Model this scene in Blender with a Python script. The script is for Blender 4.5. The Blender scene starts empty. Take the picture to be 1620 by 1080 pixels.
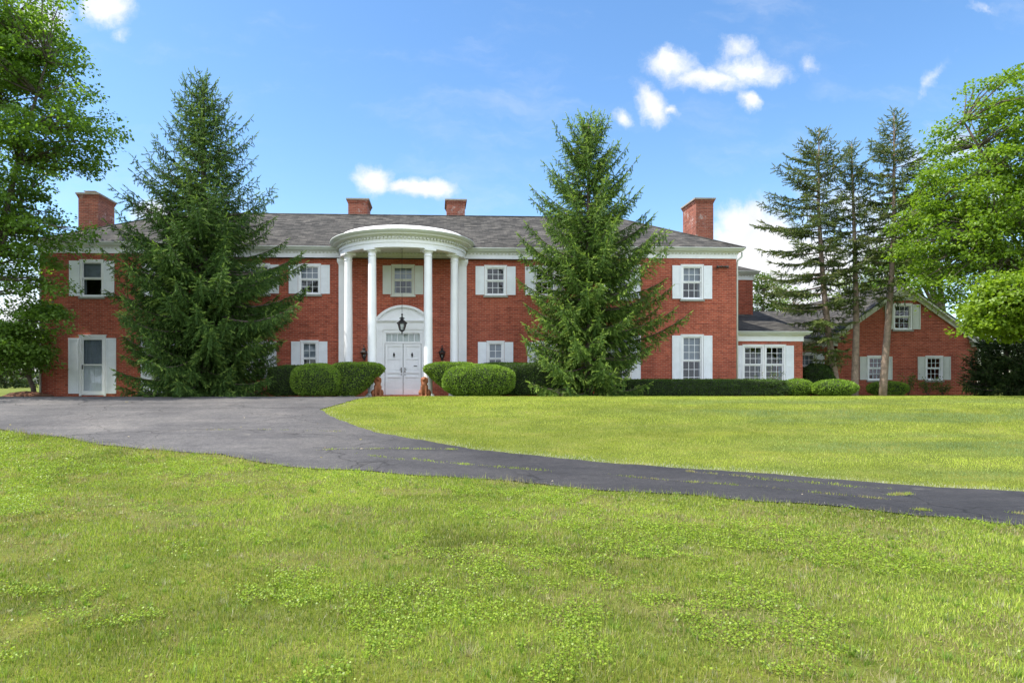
import bpy, bmesh, math, random
import numpy as np
from mathutils import Vector, Matrix, geometry
PI = math.pi
rnd = random.Random(7)
rng = np.random.default_rng(11)
sc = bpy.context.scene
col = sc.collection

# ------------------------------------------------------------------ camera numbers (pixels of the 1620 x 1080 photograph)
F, CX, HZ = 1020.0, 736.0, 606.0
A = math.atan(0.045); SA, CA = math.sin(A), math.cos(A)
CAMX, CAMY, CAMZ = 1.3776, -26.9313, 0.566
def at(px, py, Y):
    u = (px - CX) / F
    dx = CA * u + SA; dy = -SA * u + CA
    t = (Y - CAMY) / dy
    return (CAMX + dx * t, Y, CAMZ + (HZ - py) / F * t)
def depth(x, y): return (x - CAMX) * SA + (y - CAMY) * CA
def gz_d(d):
    d = np.asarray(d, float)
    t = np.clip((d - 9.0) / 13.0, 0, 1)
    z = -1.03 + 1.12 * (t * t * (3 - 2 * t))
    z = z - 0.018 * np.clip(d - 22, 0, 5)
    return z
def gz(x, y): return float(gz_d(depth(x, y)))
def ld2w(l, d): return CAMX + CA * l + SA * d, CAMY - SA * l + CA * d
def gp(px, py):
    lo, hi = 1.0, 60.0
    for _ in range(50):
        m = (lo + hi) / 2
        if CAMZ + (HZ - py) / F * m > float(gz_d(m)): lo = m
        else: hi = m
    d = (lo + hi) / 2
    return ld2w((px - CX) / F * d, d)

# ------------------------------------------------------------------ object helpers
def tag(o, label=None, cat=None, group=None, kind=None):
    if label: o['label'] = label
    if cat: o['category'] = cat
    if group: o['group'] = group
    if kind: o['kind'] = kind
    return o
def empty(name, loc=(0, 0, 0), rz=0, **k):
    o = bpy.data.objects.new(name, None); col.objects.link(o)
    o.location = loc; o.rotation_euler = (0, 0, rz); o.empty_display_size = 0.2
    return tag(o, **k)
class MB:
    def __init__(s): s.v = []; s.f = []; s.sm = []
    def add(s, vs, fs, smooth=False):
        n = len(s.v); s.v += [tuple(v) for v in vs]
        for f in fs: s.f.append([i + n for i in f]); s.sm.append(smooth)
        return s
    def box(s, x0, x1, y0, y1, z0, z1):
        s.add([(x0,y0,z0),(x1,y0,z0),(x1,y1,z0),(x0,y1,z0),(x0,y0,z1),(x1,y0,z1),(x1,y1,z1),(x0,y1,z1)],
              [(0,3,2,1),(4,5,6,7),(0,1,5,4),(1,2,6,5),(2,3,7,6),(3,0,4,7)]); return s
    def quad(s, *p): s.add(p, [tuple(range(len(p)))]); return s
    def tube(s, pts, rad, n=8, cap=True):
        pts = [Vector(p) for p in pts]; vs = []; fs = []
        for i, p in enumerate(pts):
            a = pts[max(i-1, 0)]; b = pts[min(i+1, len(pts)-1)]
            d = (b - a).normalized() if (b - a).length > 1e-9 else Vector((0,0,1))
            x = d.cross(Vector((0.31, 0.95, 0.05))).normalized(); y = d.cross(x)
            r = rad[i] if hasattr(rad, '__len__') else rad
            for k in range(n):
                t = 2*PI*k/n; vs.append(p + x*(r*math.cos(t)) + y*(r*math.sin(t)))
        for i in range(len(pts)-1):
            for k in range(n):
                fs.append((i*n+k, i*n+(k+1) % n, (i+1)*n+(k+1) % n, (i+1)*n+k))
        if cap: fs.append(tuple(range(n))[::-1]); fs.append(tuple((len(pts)-1)*n+k for k in range(n)))
        s.add(vs, fs, True); return s
    def lathe(s, prof, c=(0,0,0), n=24, a0=0, a1=2*PI, smooth=True):
        full = abs(a1 - a0 - 2*PI) < 1e-6; m = n if full else n+1; vs = []; fs = []
        for r, z in prof:
            for k in range(m):
                t = a0 + (a1-a0)*k/n; vs.append((c[0]+r*math.cos(t), c[1]+r*math.sin(t), c[2]+z))
        for i in range(len(prof)-1):
            for k in range(n):
                k2 = (k+1) % m if full else k+1
                fs.append((i*m+k, i*m+k2, (i+1)*m+k2, (i+1)*m+k))
        s.add(vs, fs, smooth); return s
    def prism(s, poly, y0, y1):           # poly in (x,z), extruded in y
        n = len(poly)
        s.add([(x, y0, z) for x, z in poly] + [(x, y1, z) for x, z in poly],
              [tuple(range(n)), tuple(range(2*n-1, n-1, -1))] + [(i, i+n, (i+1) % n+n, (i+1) % n) for i in range(n)]); return s
    def build(s, name, m, parent=None, uvrot=False, **k):
        me = bpy.data.meshes.new(name); me.from_pydata(s.v, [], s.f); me.materials.append(m)
        me.polygons.foreach_set('use_smooth', s.sm); me.update()
        uv = me.uv_layers.new(name='UVMap').data
        for p in me.polygons:
            nx, ny, nz = p.normal
            for li in p.loop_indices:
                x, y, z = me.vertices[me.loops[li].vertex_index].co
                if abs(nz) > 0.97: c = (x, y)
                elif abs(nx) > abs(ny): c = (y, z / max(0.2, math.sqrt(1-nz*nz)))
                else: c = (x, z / max(0.2, math.sqrt(1-nz*nz)))
                uv[li].uv = c
        o = bpy.data.objects.new(name, me); col.objects.link(o)
        if parent: o.parent = parent
        return tag(o, **k)
def np_mesh(name, V, Fc, m, parent=None, colr=None, smooth=False, **k):
    me = bpy.data.meshes.new(name); V = np.ascontiguousarray(V, np.float32); Fc = np.ascontiguousarray(Fc, np.int32)
    me.vertices.add(len(V)); me.vertices.foreach_set('co', V.ravel())
    me.loops.add(Fc.size); me.loops.foreach_set('vertex_index', Fc.ravel())
    me.polygons.add(len(Fc)); me.polygons.foreach_set('loop_start', np.arange(0, Fc.size, Fc.shape[1], dtype=np.int32))
    if smooth: me.polygons.foreach_set('use_smooth', np.ones(len(Fc), bool))
    if colr is not None:
        a = me.attributes.new('tint', 'FLOAT_COLOR', 'POINT')
        c = np.ones((len(V), 4), np.float32); c[:, :3] = colr; a.data.foreach_set('color', c.ravel())
    me.update(calc_edges=True); me.materials.append(m)
    o = bpy.data.objects.new(name, me); col.objects.link(o)
    if parent: o.parent = parent
    return tag(o, **k)
def stamp(TV, TF, P, R, S, C=None):
    P = np.asarray(P, float); S = np.asarray(S, float)
    V = np.einsum('nij,kj->nki', R, TV) * S[:, None, None] + P[:, None, :]
    n = len(P); k = len(TV)
    Fo = (TF[None] + (np.arange(n) * k)[:, None, None]).reshape(-1, TF.shape[1])
    c = None if C is None else np.repeat(np.asarray(C), k, axis=0)
    return V.reshape(-1, 3), Fo, c
def frames(D, roll=None, up=None):
    """rotation matrices whose local +x follows D"""
    D = D / np.linalg.norm(D, axis=1, keepdims=True)
    if up is None: up = rng.normal(size=D.shape)
    Y = np.cross(up, D); Y /= np.linalg.norm(Y, axis=1, keepdims=True) + 1e-9
    Z = np.cross(D, Y)
    return np.stack([D, Y, Z], axis=2)
def vnoise(x, y, s, seed=0):
    x = np.asarray(x) / s; y = np.asarray(y) / s
    xi = np.floor(x).astype(np.int64); yi = np.floor(y).astype(np.int64); fx = x - xi; fy = y - yi
    fx = fx*fx*(3-2*fx); fy = fy*fy*(3-2*fy)
    def h(a, b):
        v = np.sin(a*127.1 + b*311.7 + seed*74.7) * 43758.5453
        return v - np.floor(v)
    return (h(xi, yi)*(1-fx) + h(xi+1, yi)*fx)*(1-fy) + (h(xi, yi+1)*(1-fx) + h(xi+1, yi+1)*fx)*fy

# ------------------------------------------------------------------ materials
def mat(name):
    m = bpy.data.materials.new(name); m.use_nodes = True
    nt = m.node_tree; b = nt.nodes['Principled BSDF']
    return m, nt, b
def N(nt, t, **k):
    n = nt.nodes.new(t)
    for a, v in k.items():
        if a[0] == '_': setattr(n, a[1:], v)
        else: n.inputs[a].default_value = v
    return n
def ramp(nt, src, stops):
    r = nt.nodes.new('ShaderNodeValToRGB'); e = r.color_ramp.elements
    while len(e) < len(stops): e.new(0.5)
    for el, (p, c) in zip(e, stops): el.position = p; el.color = (*c, 1) if len(c) == 3 else c
    nt.links.new(src, r.inputs[0]); return r.outputs[0]
def noise(nt, scale, detail=4, rough=0.6, vec=None, coord='Object'):
    if vec is None: vec = N(nt, 'ShaderNodeTexCoord').outputs[coord]
    n = N(nt, 'ShaderNodeTexNoise', Scale=scale, Detail=detail, Roughness=rough)
    nt.links.new(vec, n.inputs['Vector']); return n.outputs[0]
def mixc(nt, fac, a, b, mode='MIX'):
    m = nt.nodes.new('ShaderNodeMix'); m.data_type = 'RGBA'; m.blend_type = mode
    for s, v in ((m.inputs[0], fac), (m.inputs[6], a), (m.inputs[7], b)):
        if hasattr(v, 'is_linked'): nt.links.new(v, s)
        elif isinstance(v, (int, float)): s.default_value = v
        else: s.default_value = (*v, 1)
    return m.outputs[2]
def bump(nt, b, h, strength, dist=0.01):
    n = N(nt, 'ShaderNodeBump', Strength=strength, Distance=dist); nt.links.new(h, n.inputs['Height']); nt.links.new(n.outputs[0], b.inputs['Normal'])
def simple(name, c, rough=0.6, var=0.12, scale=3.0, metal=0.0, bmp=0.0, spec=0.5):
    m, nt, b = mat(name); b.inputs['Roughness'].default_value = rough; b.inputs['Metallic'].default_value = metal
    b.inputs['Specular IOR Level'].default_value = spec
    n = noise(nt, scale, 6, 0.65)
    c0 = tuple(max(0, v*(1-var)) for v in c); c1 = tuple(min(1, v*(1+var)) for v in c)
    nt.links.new(ramp(nt, n, [(0.3, c0), (0.7, c1)]), b.inputs['Base Color'])
    if bmp: bump(nt, b, noise(nt, scale*12, 3), bmp)
    return m
def brick_mat(name, c1, c2, mortar, white=0.0, rowh=0.075, bw=0.215):
    m, nt, b = mat(name); b.inputs['Roughness'].default_value = 0.85; b.inputs['Specular IOR Level'].default_value = 0.25
    uv = N(nt, 'ShaderNodeTexCoord').outputs['UV']
    t = N(nt, 'ShaderNodeTexBrick', Color1=(*c1, 1), Color2=(*c2, 1), Mortar=(*mortar, 1), Scale=1.0)
    t.inputs['Mortar Size'].default_value = 0.0075; t.inputs['Mortar Smooth'].default_value = 0.25
    t.inputs['Brick Width'].default_value = bw; t.inputs['Row Height'].default_value = rowh; t.inputs['Bias'].default_value = -0.1
    nt.links.new(uv, t.inputs['Vector'])
    n = noise(nt, 0.55, 6, 0.7)
    patch = ramp(nt, n, [(0.25, (0.72, 0.70, 0.70)), (0.5, (0.98, 0.97, 0.96)), (0.75, (1.18, 1.14, 1.1))])
    c = mixc(nt, 1.0, t.outputs[0], patch, 'MULTIPLY')
    # single odd bricks: noise stretched along a course
    mp = N(nt, 'ShaderNodeMapping'); mp.inputs['Scale'].default_value = (4.6, 13.3, 1); nt.links.new(uv, mp.inputs[0])
    wn = noise(nt, 1.0, 1, 0.4, vec=mp.outputs[0])
    c = mixc(nt, 1.0, c, ramp(nt, wn, [(0.28, (0.74, 0.72, 0.72)), (0.42, (1, 1, 1)), (0.62, (1.02, 1.0, 1.0)), (0.75, (1.22, 1.22, 1.2))]), 'MULTIPLY')
    if white:
        w = noise(nt, 1.6, 7, 0.75)
        c = mixc(nt, ramp(nt, w, [(0.56, (0, 0, 0)), (0.68, (white,)*3)]), c, (0.62, 0.58, 0.54))
    # single darker or paler courses and rain streaks
    mp2 = N(nt, 'ShaderNodeMapping'); mp2.inputs['Scale'].default_value = (0.35, 13.33, 1); nt.links.new(uv, mp2.inputs[0])
    c = mixc(nt, 1.0, c, ramp(nt, noise(nt, 1.0, 2, 0.5, vec=mp2.outputs[0]), [(0.3, (0.86, 0.84, 0.84)), (0.5, (1, 1, 1)), (0.7, (1.16, 1.17, 1.18))]), 'MULTIPLY')
    mp3 = N(nt, 'ShaderNodeMapping'); mp3.inputs['Scale'].default_value = (3.0, 0.35, 1); nt.links.new(uv, mp3.inputs[0])
    c = mixc(nt, 1.0, c, ramp(nt, noise(nt, 1.0, 5, 0.6, vec=mp3.outputs[0]), [(0.3, (0.84, 0.84, 0.85)), (0.5, (1, 1, 1)), (0.72, (1.08, 1.09, 1.1))]), 'MULTIPLY')
    nt.links.new(c, b.inputs['Base Color']); bump(nt, b, t.outputs[1], -0.35, 0.006)
    return m
def shingle_mat():
    m, nt, b = mat('shingle'); b.inputs['Roughness'].default_value = 0.9; b.inputs['Specular IOR Level'].default_value = 0.2
    uv = N(nt, 'ShaderNodeTexCoord').outputs['UV']
    t = N(nt, 'ShaderNodeTexBrick', Color1=(0.092, 0.087, 0.08, 1), Color2=(0.036, 0.035, 0.033, 1), Mortar=(0.022, 0.021, 0.021, 1), Scale=1.0)
    t.inputs['Mortar Size'].default_value = 0.008; t.inputs['Mortar Smooth'].default_value = 0.6
    t.inputs['Brick Width'].default_value = 0.31; t.inputs['Row Height'].default_value = 0.145
    nt.links.new(uv, t.inputs['Vector'])
    mp = N(nt, 'ShaderNodeMapping'); mp.inputs['Scale'].default_value = (1.3, 3.5, 1); mp.inputs['Rotation'].default_value = (0, 0, 0.35); nt.links.new(uv, mp.inputs[0])
    n = noise(nt, 1.7, 5, 0.6, vec=mp.outputs[0])
    c = mixc(nt, 1.0, t.outputs[0], ramp(nt, n, [(0.3, (0.6, 0.6, 0.6)), (0.5, (0.95, 0.95, 0.95)), (0.68, (1.7, 1.66, 1.6))]), 'MULTIPLY')
    c = mixc(nt, 1.0, c, ramp(nt, noise(nt, 0.35, 4), [(0.3, (0.8, 0.8, 0.8)), (0.7, (1.15, 1.13, 1.1))]), 'MULTIPLY')
    nt.links.new(c, b.inputs['Base Color']); bump(nt, b, t.outputs[1], -0.5, 0.01)
    return m
def leaf_mat(name, trans=0.3, rough=0.5, spec=0.35, tcol=(1.25, 1.35, 0.5)):
    m, nt, b = mat(name)
    a = N(nt, 'ShaderNodeAttribute', _attribute_name='tint')
    nt.links.new(a.outputs[0], b.inputs['Base Color']); b.inputs['Roughness'].default_value = rough; b.inputs['Specular IOR Level'].default_value = spec
    tr = nt.nodes.new('ShaderNodeBsdfTranslucent'); nt.links.new(mixc(nt, 1.0, a.outputs[0], tcol, 'MULTIPLY'), tr.inputs[0])
    mx = N(nt, 'ShaderNodeMixShader'); mx.inputs[0].default_value = trans
    nt.links.new(b.outputs[0], mx.inputs[1]); nt.links.new(tr.outputs[0], mx.inputs[2])
    nt.links.new(mx.outputs[0], nt.nodes['Material Output'].inputs[0]); return m
def glass_mat():
    m, nt, b = mat('window_glass'); nt.nodes.remove(b)
    g = N(nt, 'ShaderNodeBsdfGlossy', Roughness=0.02, Color=(0.9, 0.93, 0.95, 1)); t = N(nt, 'ShaderNodeBsdfTransparent', Color=(0.82, 0.85, 0.86, 1))
    lw = N(nt, 'ShaderNodeLayerWeight', Blend=0.18); mr = N(nt, 'ShaderNodeMapRange'); mr.inputs[3].default_value = 0.045; mr.inputs[4].default_value = 0.9
    nt.links.new(lw.outputs[0], mr.inputs[0]); mx = nt.nodes.new('ShaderNodeMixShader'); nt.links.new(mr.outputs[0], mx.inputs[0])
    nt.links.new(t.outputs[0], mx.inputs[1]); nt.links.new(g.outputs[0], mx.inputs[2])
    bp = N(nt, 'ShaderNodeBump', Strength=0.06, Distance=0.02); nt.links.new(noise(nt, 2.2, 2), bp.inputs['Height']); nt.links.new(bp.outputs[0], g.inputs['Normal'])
    nt.links.new(mx.outputs[0], nt.nodes['Material Output'].inputs[0]); return m
M = dict(
    brick=brick_mat('red_brick', (0.425, 0.100, 0.054), (0.275, 0.057, 0.034), (0.38, 0.205, 0.145)),
    brick_ch=brick_mat('chimney_brick', (0.33, 0.10, 0.062), (0.20, 0.058, 0.04), (0.30, 0.20, 0.15), white=0.55),
    shingle=shingle_mat(),
    white=simple('white_paint', (0.83, 0.84, 0.85), 0.45, 0.06, 1.7),
    offwhite=simple('cream_paint', (0.60, 0.61, 0.54), 0.55, 0.08, 2),
    gutter=simple('gutter_metal', (0.62, 0.65, 0.60), 0.4, 0.08, 2),
    membrane=simple('white_membrane', (0.82, 0.81, 0.77), 0.6, 0.07, 1.2),
    shutter=simple('shutter_paint', (0.80, 0.83, 0.86), 0.5, 0.07, 2.5),
    shutter2=simple('grey_shutter_paint', (0.60, 0.63, 0.58), 0.5, 0.06, 2.5),
    stone=simple('sill_stone', (0.30, 0.31, 0.27), 0.8, 0.2, 6),
    capstone=simple('chimney_cap_stone', (0.30, 0.26, 0.21), 0.85, 0.25, 5),
    glass=glass_mat(),
    curtain=simple('curtain_cloth', (0.26, 0.30, 0.345), 0.9, 0.12, 5),
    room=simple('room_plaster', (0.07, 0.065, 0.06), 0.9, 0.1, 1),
    iron=simple('black_iron', (0.018, 0.018, 0.018), 0.45, 0.2, 8),
    brass=simple('dark_brass', (0.10, 0.09, 0.08), 0.35, 0.2, 8, metal=0.6),
    terracotta=simple('terracotta', (0.25, 0.085, 0.030), 0.7, 0.3, 9, bmp=0.4),
    bark=simple('bark', (0.115, 0.09, 0.072), 0.95, 0.35, 5, bmp=0.8),
    bark_grey=simple('grey_bark', (0.27, 0.20, 0.155), 0.95, 0.38, 6, bmp=1.0),
    leaf=leaf_mat('broad_leaf', 0.46, 0.42, tcol=(1.45, 1.5, 0.5)), needle=leaf_mat('conifer_needle', 0.18, 0.55, 0.25, (1.2, 1.3, 0.5)),
    grassb=leaf_mat('grass_blade', 0.35, 0.5, 0.3), yew=leaf_mat('yew_leaf', 0.22, 0.5, 0.3),
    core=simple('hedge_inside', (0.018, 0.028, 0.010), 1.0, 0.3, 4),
    soil=simple('red_mulch', (0.22, 0.10, 0.055), 1.0, 0.35, 6, bmp=0.8),
)

# ------------------------------------------------------------------ world
def sun_vec(az, el): return Vector((math.sin(az)*math.cos(el), math.cos(az)*math.cos(el), math.sin(el)))
SUN_AZ, SUN_EL = math.radians(-93), math.radians(58)
w = bpy.data.worlds.new('World'); sc.world = w; w.use_nodes = True; nt = w.node_tree; bg = nt.nodes['Background']
sky = nt.nodes.new('ShaderNodeTexSky'); sky.sky_type = 'NISHITA'; sky.sun_disc = False
sky.sun_elevation = SUN_EL; sky.sun_rotation = SUN_AZ; sky.air_density = 1.0; sky.dust_density = 0.6; sky.ozone_density = 1.6
tc = N(nt, 'ShaderNodeTexCoord'); sp = N(nt, 'ShaderNodeSeparateXYZ'); nt.links.new(tc.outputs['Generated'], sp.inputs[0])
def math_(op, a, b=None, clamp=False):
    n = nt.nodes.new('ShaderNodeMath'); n.operation = op; n.use_clamp = clamp
    for i, v in enumerate((a, b)):
        if v is None: continue
        if hasattr(v, 'is_linked'): nt.links.new(v, n.inputs[i])
        else: n.inputs[i].default_value = v
    return n.outputs[0]
yc = math_('MAXIMUM', sp.outputs[1], 0.02)
cmb = N(nt, 'ShaderNodeCombineXYZ'); nt.links.new(math_('DIVIDE', sp.outputs[0], yc), cmb.inputs[0]); nt.links.new(math_('DIVIDE', sp.outputs[2], yc), cmb.inputs[1])
def dirc(px, py):
    u = (px-CX)/F; v = (HZ-py)/F; X = CA*u+SA; Y = -SA*u+CA
    return X/Y, v/Y
wn = N(nt, 'ShaderNodeTexNoise', Scale=9.0, Detail=7, Roughness=0.62); nt.links.new(cmb.outputs[0], wn.inputs['Vector'])
vs1 = nt.nodes.new('ShaderNodeVectorMath'); vs1.operation = 'SUBTRACT'; nt.links.new(wn.outputs[1], vs1.inputs[0]); vs1.inputs[1].default_value = (0.5, 0.5, 0.5)
vs2 = nt.nodes.new('ShaderNodeVectorMath'); vs2.operation = 'SCALE'; nt.links.new(vs1.outputs[0], vs2.inputs[0]); vs2.inputs['Scale'].default_value = 0.075
vs3 = nt.nodes.new('ShaderNodeVectorMath'); vs3.operation = 'ADD'; nt.links.new(cmb.outputs[0], vs3.inputs[0]); nt.links.new(vs2.outputs[0], vs3.inputs[1])
CL = [(594,281,34,26,0,1.1),(640,291,34,16,0,.9),(674,296,58,25,0,1.1),(1066,103,46,30,0,.85),(1120,124,74,26,0,.8),(1185,110,66,28,10,.8),(1032,165,26,44,-35,.85),
      (1188,160,26,17,20,.9),(1164,72,30,20,0,.75),(977,180,22,16,0,.7),(1066,181,22,12,20,.7),(172,14,42,34,0,1.0),(190,55,20,16,0,.5),(60,40,60,60,0,.8),
      (1195,395,95,80,0,1.25),(1180,345,60,34,0,1.1),(1260,440,150,100,0,1.25),(1340,330,90,60,0,.62),(1400,400,120,90,0,.85),(1475,122,14,62,35,.42),(1450,260,60,36,0,.5),
      (30,500,80,150,0,.7),(240,335,40,24,0,.8),(1510,230,60,40,0,.5),(1590,330,90,60,0,.6),(1280,108,24,18,0,.4),(60,600,200,60,0,.9),(1560,8,30,10,20,.35),(-300,300,220,90,0,1),(2000,250,260,110,0,1)]
acc = None
for (px, py, rx, ry, rot, s) in CL:
    u, v = dirc(px, py); mp = nt.nodes.new('ShaderNodeMapping'); mp.vector_type = 'TEXTURE'
    mp.inputs['Location'].default_value = (u, v, 0); mp.inputs['Rotation'].default_value = (0, 0, math.radians(-rot)); mp.inputs['Scale'].default_value = (rx/F*1.25, ry/F*1.25, 1)
    nt.links.new(vs3.outputs[0], mp.inputs[0])
    ln = nt.nodes.new('ShaderNodeVectorMath'); ln.operation = 'LENGTH'; nt.links.new(mp.outputs[0], ln.inputs[0])
    e = math_('MULTIPLY', math_('SUBTRACT', 1.0, ln.outputs[1 if len(ln.outputs) > 1 else 0], clamp=True), s)
    acc = e if acc is None else math_('MAXIMUM', acc, e)
n2 = N(nt, 'ShaderNodeTexNoise', Scale=16.0, Detail=9, Roughness=0.68); nt.links.new(vs3.outputs[0], n2.inputs['Vector'])
den = math_('ADD', acc, math_('MULTIPLY', math_('SUBTRACT', n2.outputs[0], 0.5), 1.15))
mr = N(nt, 'ShaderNodeMapRange'); mr.interpolation_type = 'SMOOTHSTEP'; mr.inputs[1].default_value = 0.02; mr.inputs[2].default_value = 0.80; nt.links.new(den, mr.inputs[0])
front = math_('GREATER_THAN', sp.outputs[1], 0.05)
cm = math_('MULTIPLY', math_('MULTIPLY', mr.outputs[0], front), math_('GREATER_THAN', acc, 0.001))
hs = N(nt, 'ShaderNodeHueSaturation', Saturation=1.2, Value=1.0); nt.links.new(sky.outputs[0], hs.inputs['Color'])
n3 = N(nt, 'ShaderNodeTexNoise', Scale=11.0, Detail=5, Roughness=0.55); nt.links.new(vs3.outputs[0], n3.inputs['Vector'])
mpc = N(nt, 'ShaderNodeMapping'); mpc.inputs['Scale'].default_value = (1.2, 3.5, 1); mpc.inputs['Rotation'].default_value = (0, 0, .5); nt.links.new(vs3.outputs[0], mpc.inputs[0])
nc_ = N(nt, 'ShaderNodeTexNoise', Scale=2.6, Detail=8, Roughness=0.62); nt.links.new(mpc.outputs[0], nc_.inputs['Vector'])
cir = N(nt, 'ShaderNodeMapRange'); cir.interpolation_type = 'SMOOTHSTEP'; cir.inputs[1].default_value = .48; cir.inputs[2].default_value = .80; cir.inputs[4].default_value = .26; nt.links.new(nc_.outputs[0], cir.inputs[0])
cm = math_('MAXIMUM', cm, math_('MULTIPLY', cir.outputs[0], front))
ccol = ramp(nt, n3.outputs[0], [(0.3, (3.5, 3.6, 3.85)), (0.55, (4.1, 4.15, 4.25)), (0.75, (4.5, 4.5, 4.5))])
skyc = mixc(nt, cm, hs.outputs[0], ccol)
# unseen bright cloud cover, added behind the camera as fill for the shaded facade
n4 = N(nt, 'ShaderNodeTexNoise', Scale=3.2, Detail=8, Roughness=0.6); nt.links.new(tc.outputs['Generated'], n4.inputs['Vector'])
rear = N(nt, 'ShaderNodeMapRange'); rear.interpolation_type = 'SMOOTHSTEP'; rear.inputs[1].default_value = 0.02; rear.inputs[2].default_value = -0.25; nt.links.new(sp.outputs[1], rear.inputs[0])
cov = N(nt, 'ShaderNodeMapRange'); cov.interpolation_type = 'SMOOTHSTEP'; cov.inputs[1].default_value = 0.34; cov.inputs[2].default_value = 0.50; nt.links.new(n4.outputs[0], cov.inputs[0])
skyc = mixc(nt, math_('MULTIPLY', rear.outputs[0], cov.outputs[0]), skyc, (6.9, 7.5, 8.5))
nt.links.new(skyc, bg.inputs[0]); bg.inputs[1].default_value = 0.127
sun = bpy.data.lights.new('sun', 'SUN'); sun.energy = 3.6; sun.angle = math.radians(0.6); sun.color = (1.0, 0.95, 0.87)
so = bpy.data.objects.new('sun', sun); col.objects.link(so); so.rotation_euler = sun_vec(SUN_AZ, SUN_EL).to_track_quat('Z', 'Y').to_euler(); so.location = (-20, 0, 30)
sc.view_settings.view_transform = 'Standard'; sc.view_settings.look = 'None'; sc.view_settings.exposure = 1.07; sc.view_settings.gamma = 1
cam = bpy.data.cameras.new('camera'); co = bpy.data.objects.new('camera', cam); col.objects.link(co); sc.camera = co
co.location = (CAMX, CAMY, CAMZ); co.rotation_euler = (PI/2, 0, -A)
cam.sensor_width = 36; cam.lens = F/1620*36; cam.shift_x = (810-CX)/1620; cam.shift_y = (HZ-540)/1620; cam.clip_end = 3000; cam.clip_start = 0.05
sc.cycles.max_bounces = 8; sc.cycles.transparent_max_bounces = 16; sc.cycles.diffuse_bounces = 4

# ------------------------------------------------------------------ ground
def ground_material():
    m, nt, b = mat('lawn_ground'); b.inputs['Roughness'].default_value = 0.95; b.inputs['Specular IOR Level'].default_value = 0.1
    tcn = N(nt, 'ShaderNodeTexCoord').outputs['Object']
    fine = noise(nt, 28, 6, 0.75, vec=tcn); mid = noise(nt, 1.1, 6, 0.65, vec=tcn)
    mp = N(nt, 'ShaderNodeMapping'); mp.inputs['Scale'].default_value = (1.0, 3.2, 1); mp.inputs['Rotation'].default_value = (0, 0, 0.12); nt.links.new(tcn, mp.inputs[0])
    big = noise(nt, 0.42, 5, 0.6, vec=mp.outputs[0])
    c = ramp(nt, mid, [(0.28, (0.085, 0.11, 0.017)), (0.5, (0.14, 0.165, 0.028)), (0.72, (0.20, 0.20, 0.05))])
    c = mixc(nt, 1.0, c, ramp(nt, fine, [(0.3, (0.55, 0.55, 0.5)), (0.5, (1, 1, 1)), (0.72, (1.35, 1.3, 1.2))]), 'MULTIPLY')
    c = mixc(nt, 1.0, c, ramp(nt, big, [(0.34, (0.80, 0.86, 0.95)), (0.55, (1, 1, 1)), (0.7, (1.12, 1.07, 0.9))]), 'MULTIPLY')
    nt.links.new(c, b.inputs['Base Color']); bump(nt, b, fine, 0.8, 0.03)
    return m
def axis(lo, hi, fine0, fine1, st):
    a = list(np.arange(fine0, fine1+1e-6, st)); v = fine0; s = st
    while v > lo: s *= 1.35; v -= s; a.insert(0, max(v, lo))
    v = a[-1]; s = st
    while v < hi: s *= 1.35; v += s; a.append(min(v, hi))
    return np.array(a)
gx = axis(-900, 900, -22, 34, 0.5); gd = axis(-900, 1400, 0, 30, 0.25)
X, D = np.meshgrid(gx, gd)
WX = CAMX + CA*X + SA*D; WY = CAMY - SA*X + CA*D; WZ = gz_d(D)
nr, nc = X.shape; idx = np.arange(nr*nc).reshape(nr, nc)
Fq = np.stack([idx[:-1,:-1], idx[:-1,1:], idx[1:,1:], idx[1:,:-1]], -1).reshape(-1, 4)
np_mesh('ground', np.stack([WX, WY, WZ], -1).reshape(-1, 3), Fq, ground_material(), smooth=True, kind='structure', label='mown lawn ground under the grass')

# driveway outline
near = [(2300,905),(1900,862),(1620,833),(1580,830),(1513,820),(1447,817),(1380,808),(1313,800),(1180,793),(1092,783),(1018,780),(926,775),(870,768),(815,762),(722,756),(637,751),(574,745),(513,743),
        (467,740),(400,730),(353,720),(300,716.5),(217,710),(150,703),(100,692),(50,688),(0,680),(-120,668),(-320,655)]
far = [(541,638.5),(507,648),(522,659),(556,672),(596,685),(659,695.5),(722,707),(752,712),(833,720),(944,731.5),(1092,742.5),(1213,750),(1347,761.5),(1480,771.5),(1613,778),(1900,801),(2300,835)]
poly = [gp(*p) for p in near]
poly += [(-30.0, -6.0), (-30.0, -2.6), (-15.0, -2.6), (-11.4, -2.9), (-4.6, -2.9), (-0.95, -2.75), (-0.95, -0.35), (1.0, -0.35), (1.0, -2.95), (0.6, -3.35), (-0.6, -4.2)]
poly += [gp(*p) for p in far]
def densify(P, st, jit, seed):
    out = []; r = random.Random(seed); n = len(P)
    for i in range(n):
        a = Vector(P[i]); b = Vector(P[(i+1) % n]); L = (b-a).length; k = max(1, int(L/st)); nrm = Vector((-(b-a).y, (b-a).x)).normalized()
        for j in range(k):
            t = j/k; q = a.lerp(b, t)
            if L < 60: q = q + nrm*(jit*(0.6*math.sin(j*0.9+i*2.1)+r.uniform(-1, 1)))
            out.append((q.x, q.y))
    return out
polyd = densify(poly, 0.12, 0.022, 3)
PX = np.array(poly)
def inside(x, y, P):
    x = np.asarray(x); y = np.asarray(y); c = np.zeros(x.shape, bool); n = len(P)
    for i in range(n):
        x0, y0 = P[i]; x1, y1 = P[i-1]
        if y0 == y1: continue
        c ^= ((y0 > y) != (y1 > y)) & (x < (x1-x0)*(y-y0)/(y1-y0) + x0)
    return c
xs, ys = np.meshgrid(np.arange(-30, 40, 0.6), np.arange(-24, -0.3, 0.45)); xs = xs.ravel(); ys = ys.ravel(); k = inside(xs, ys, poly)
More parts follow.
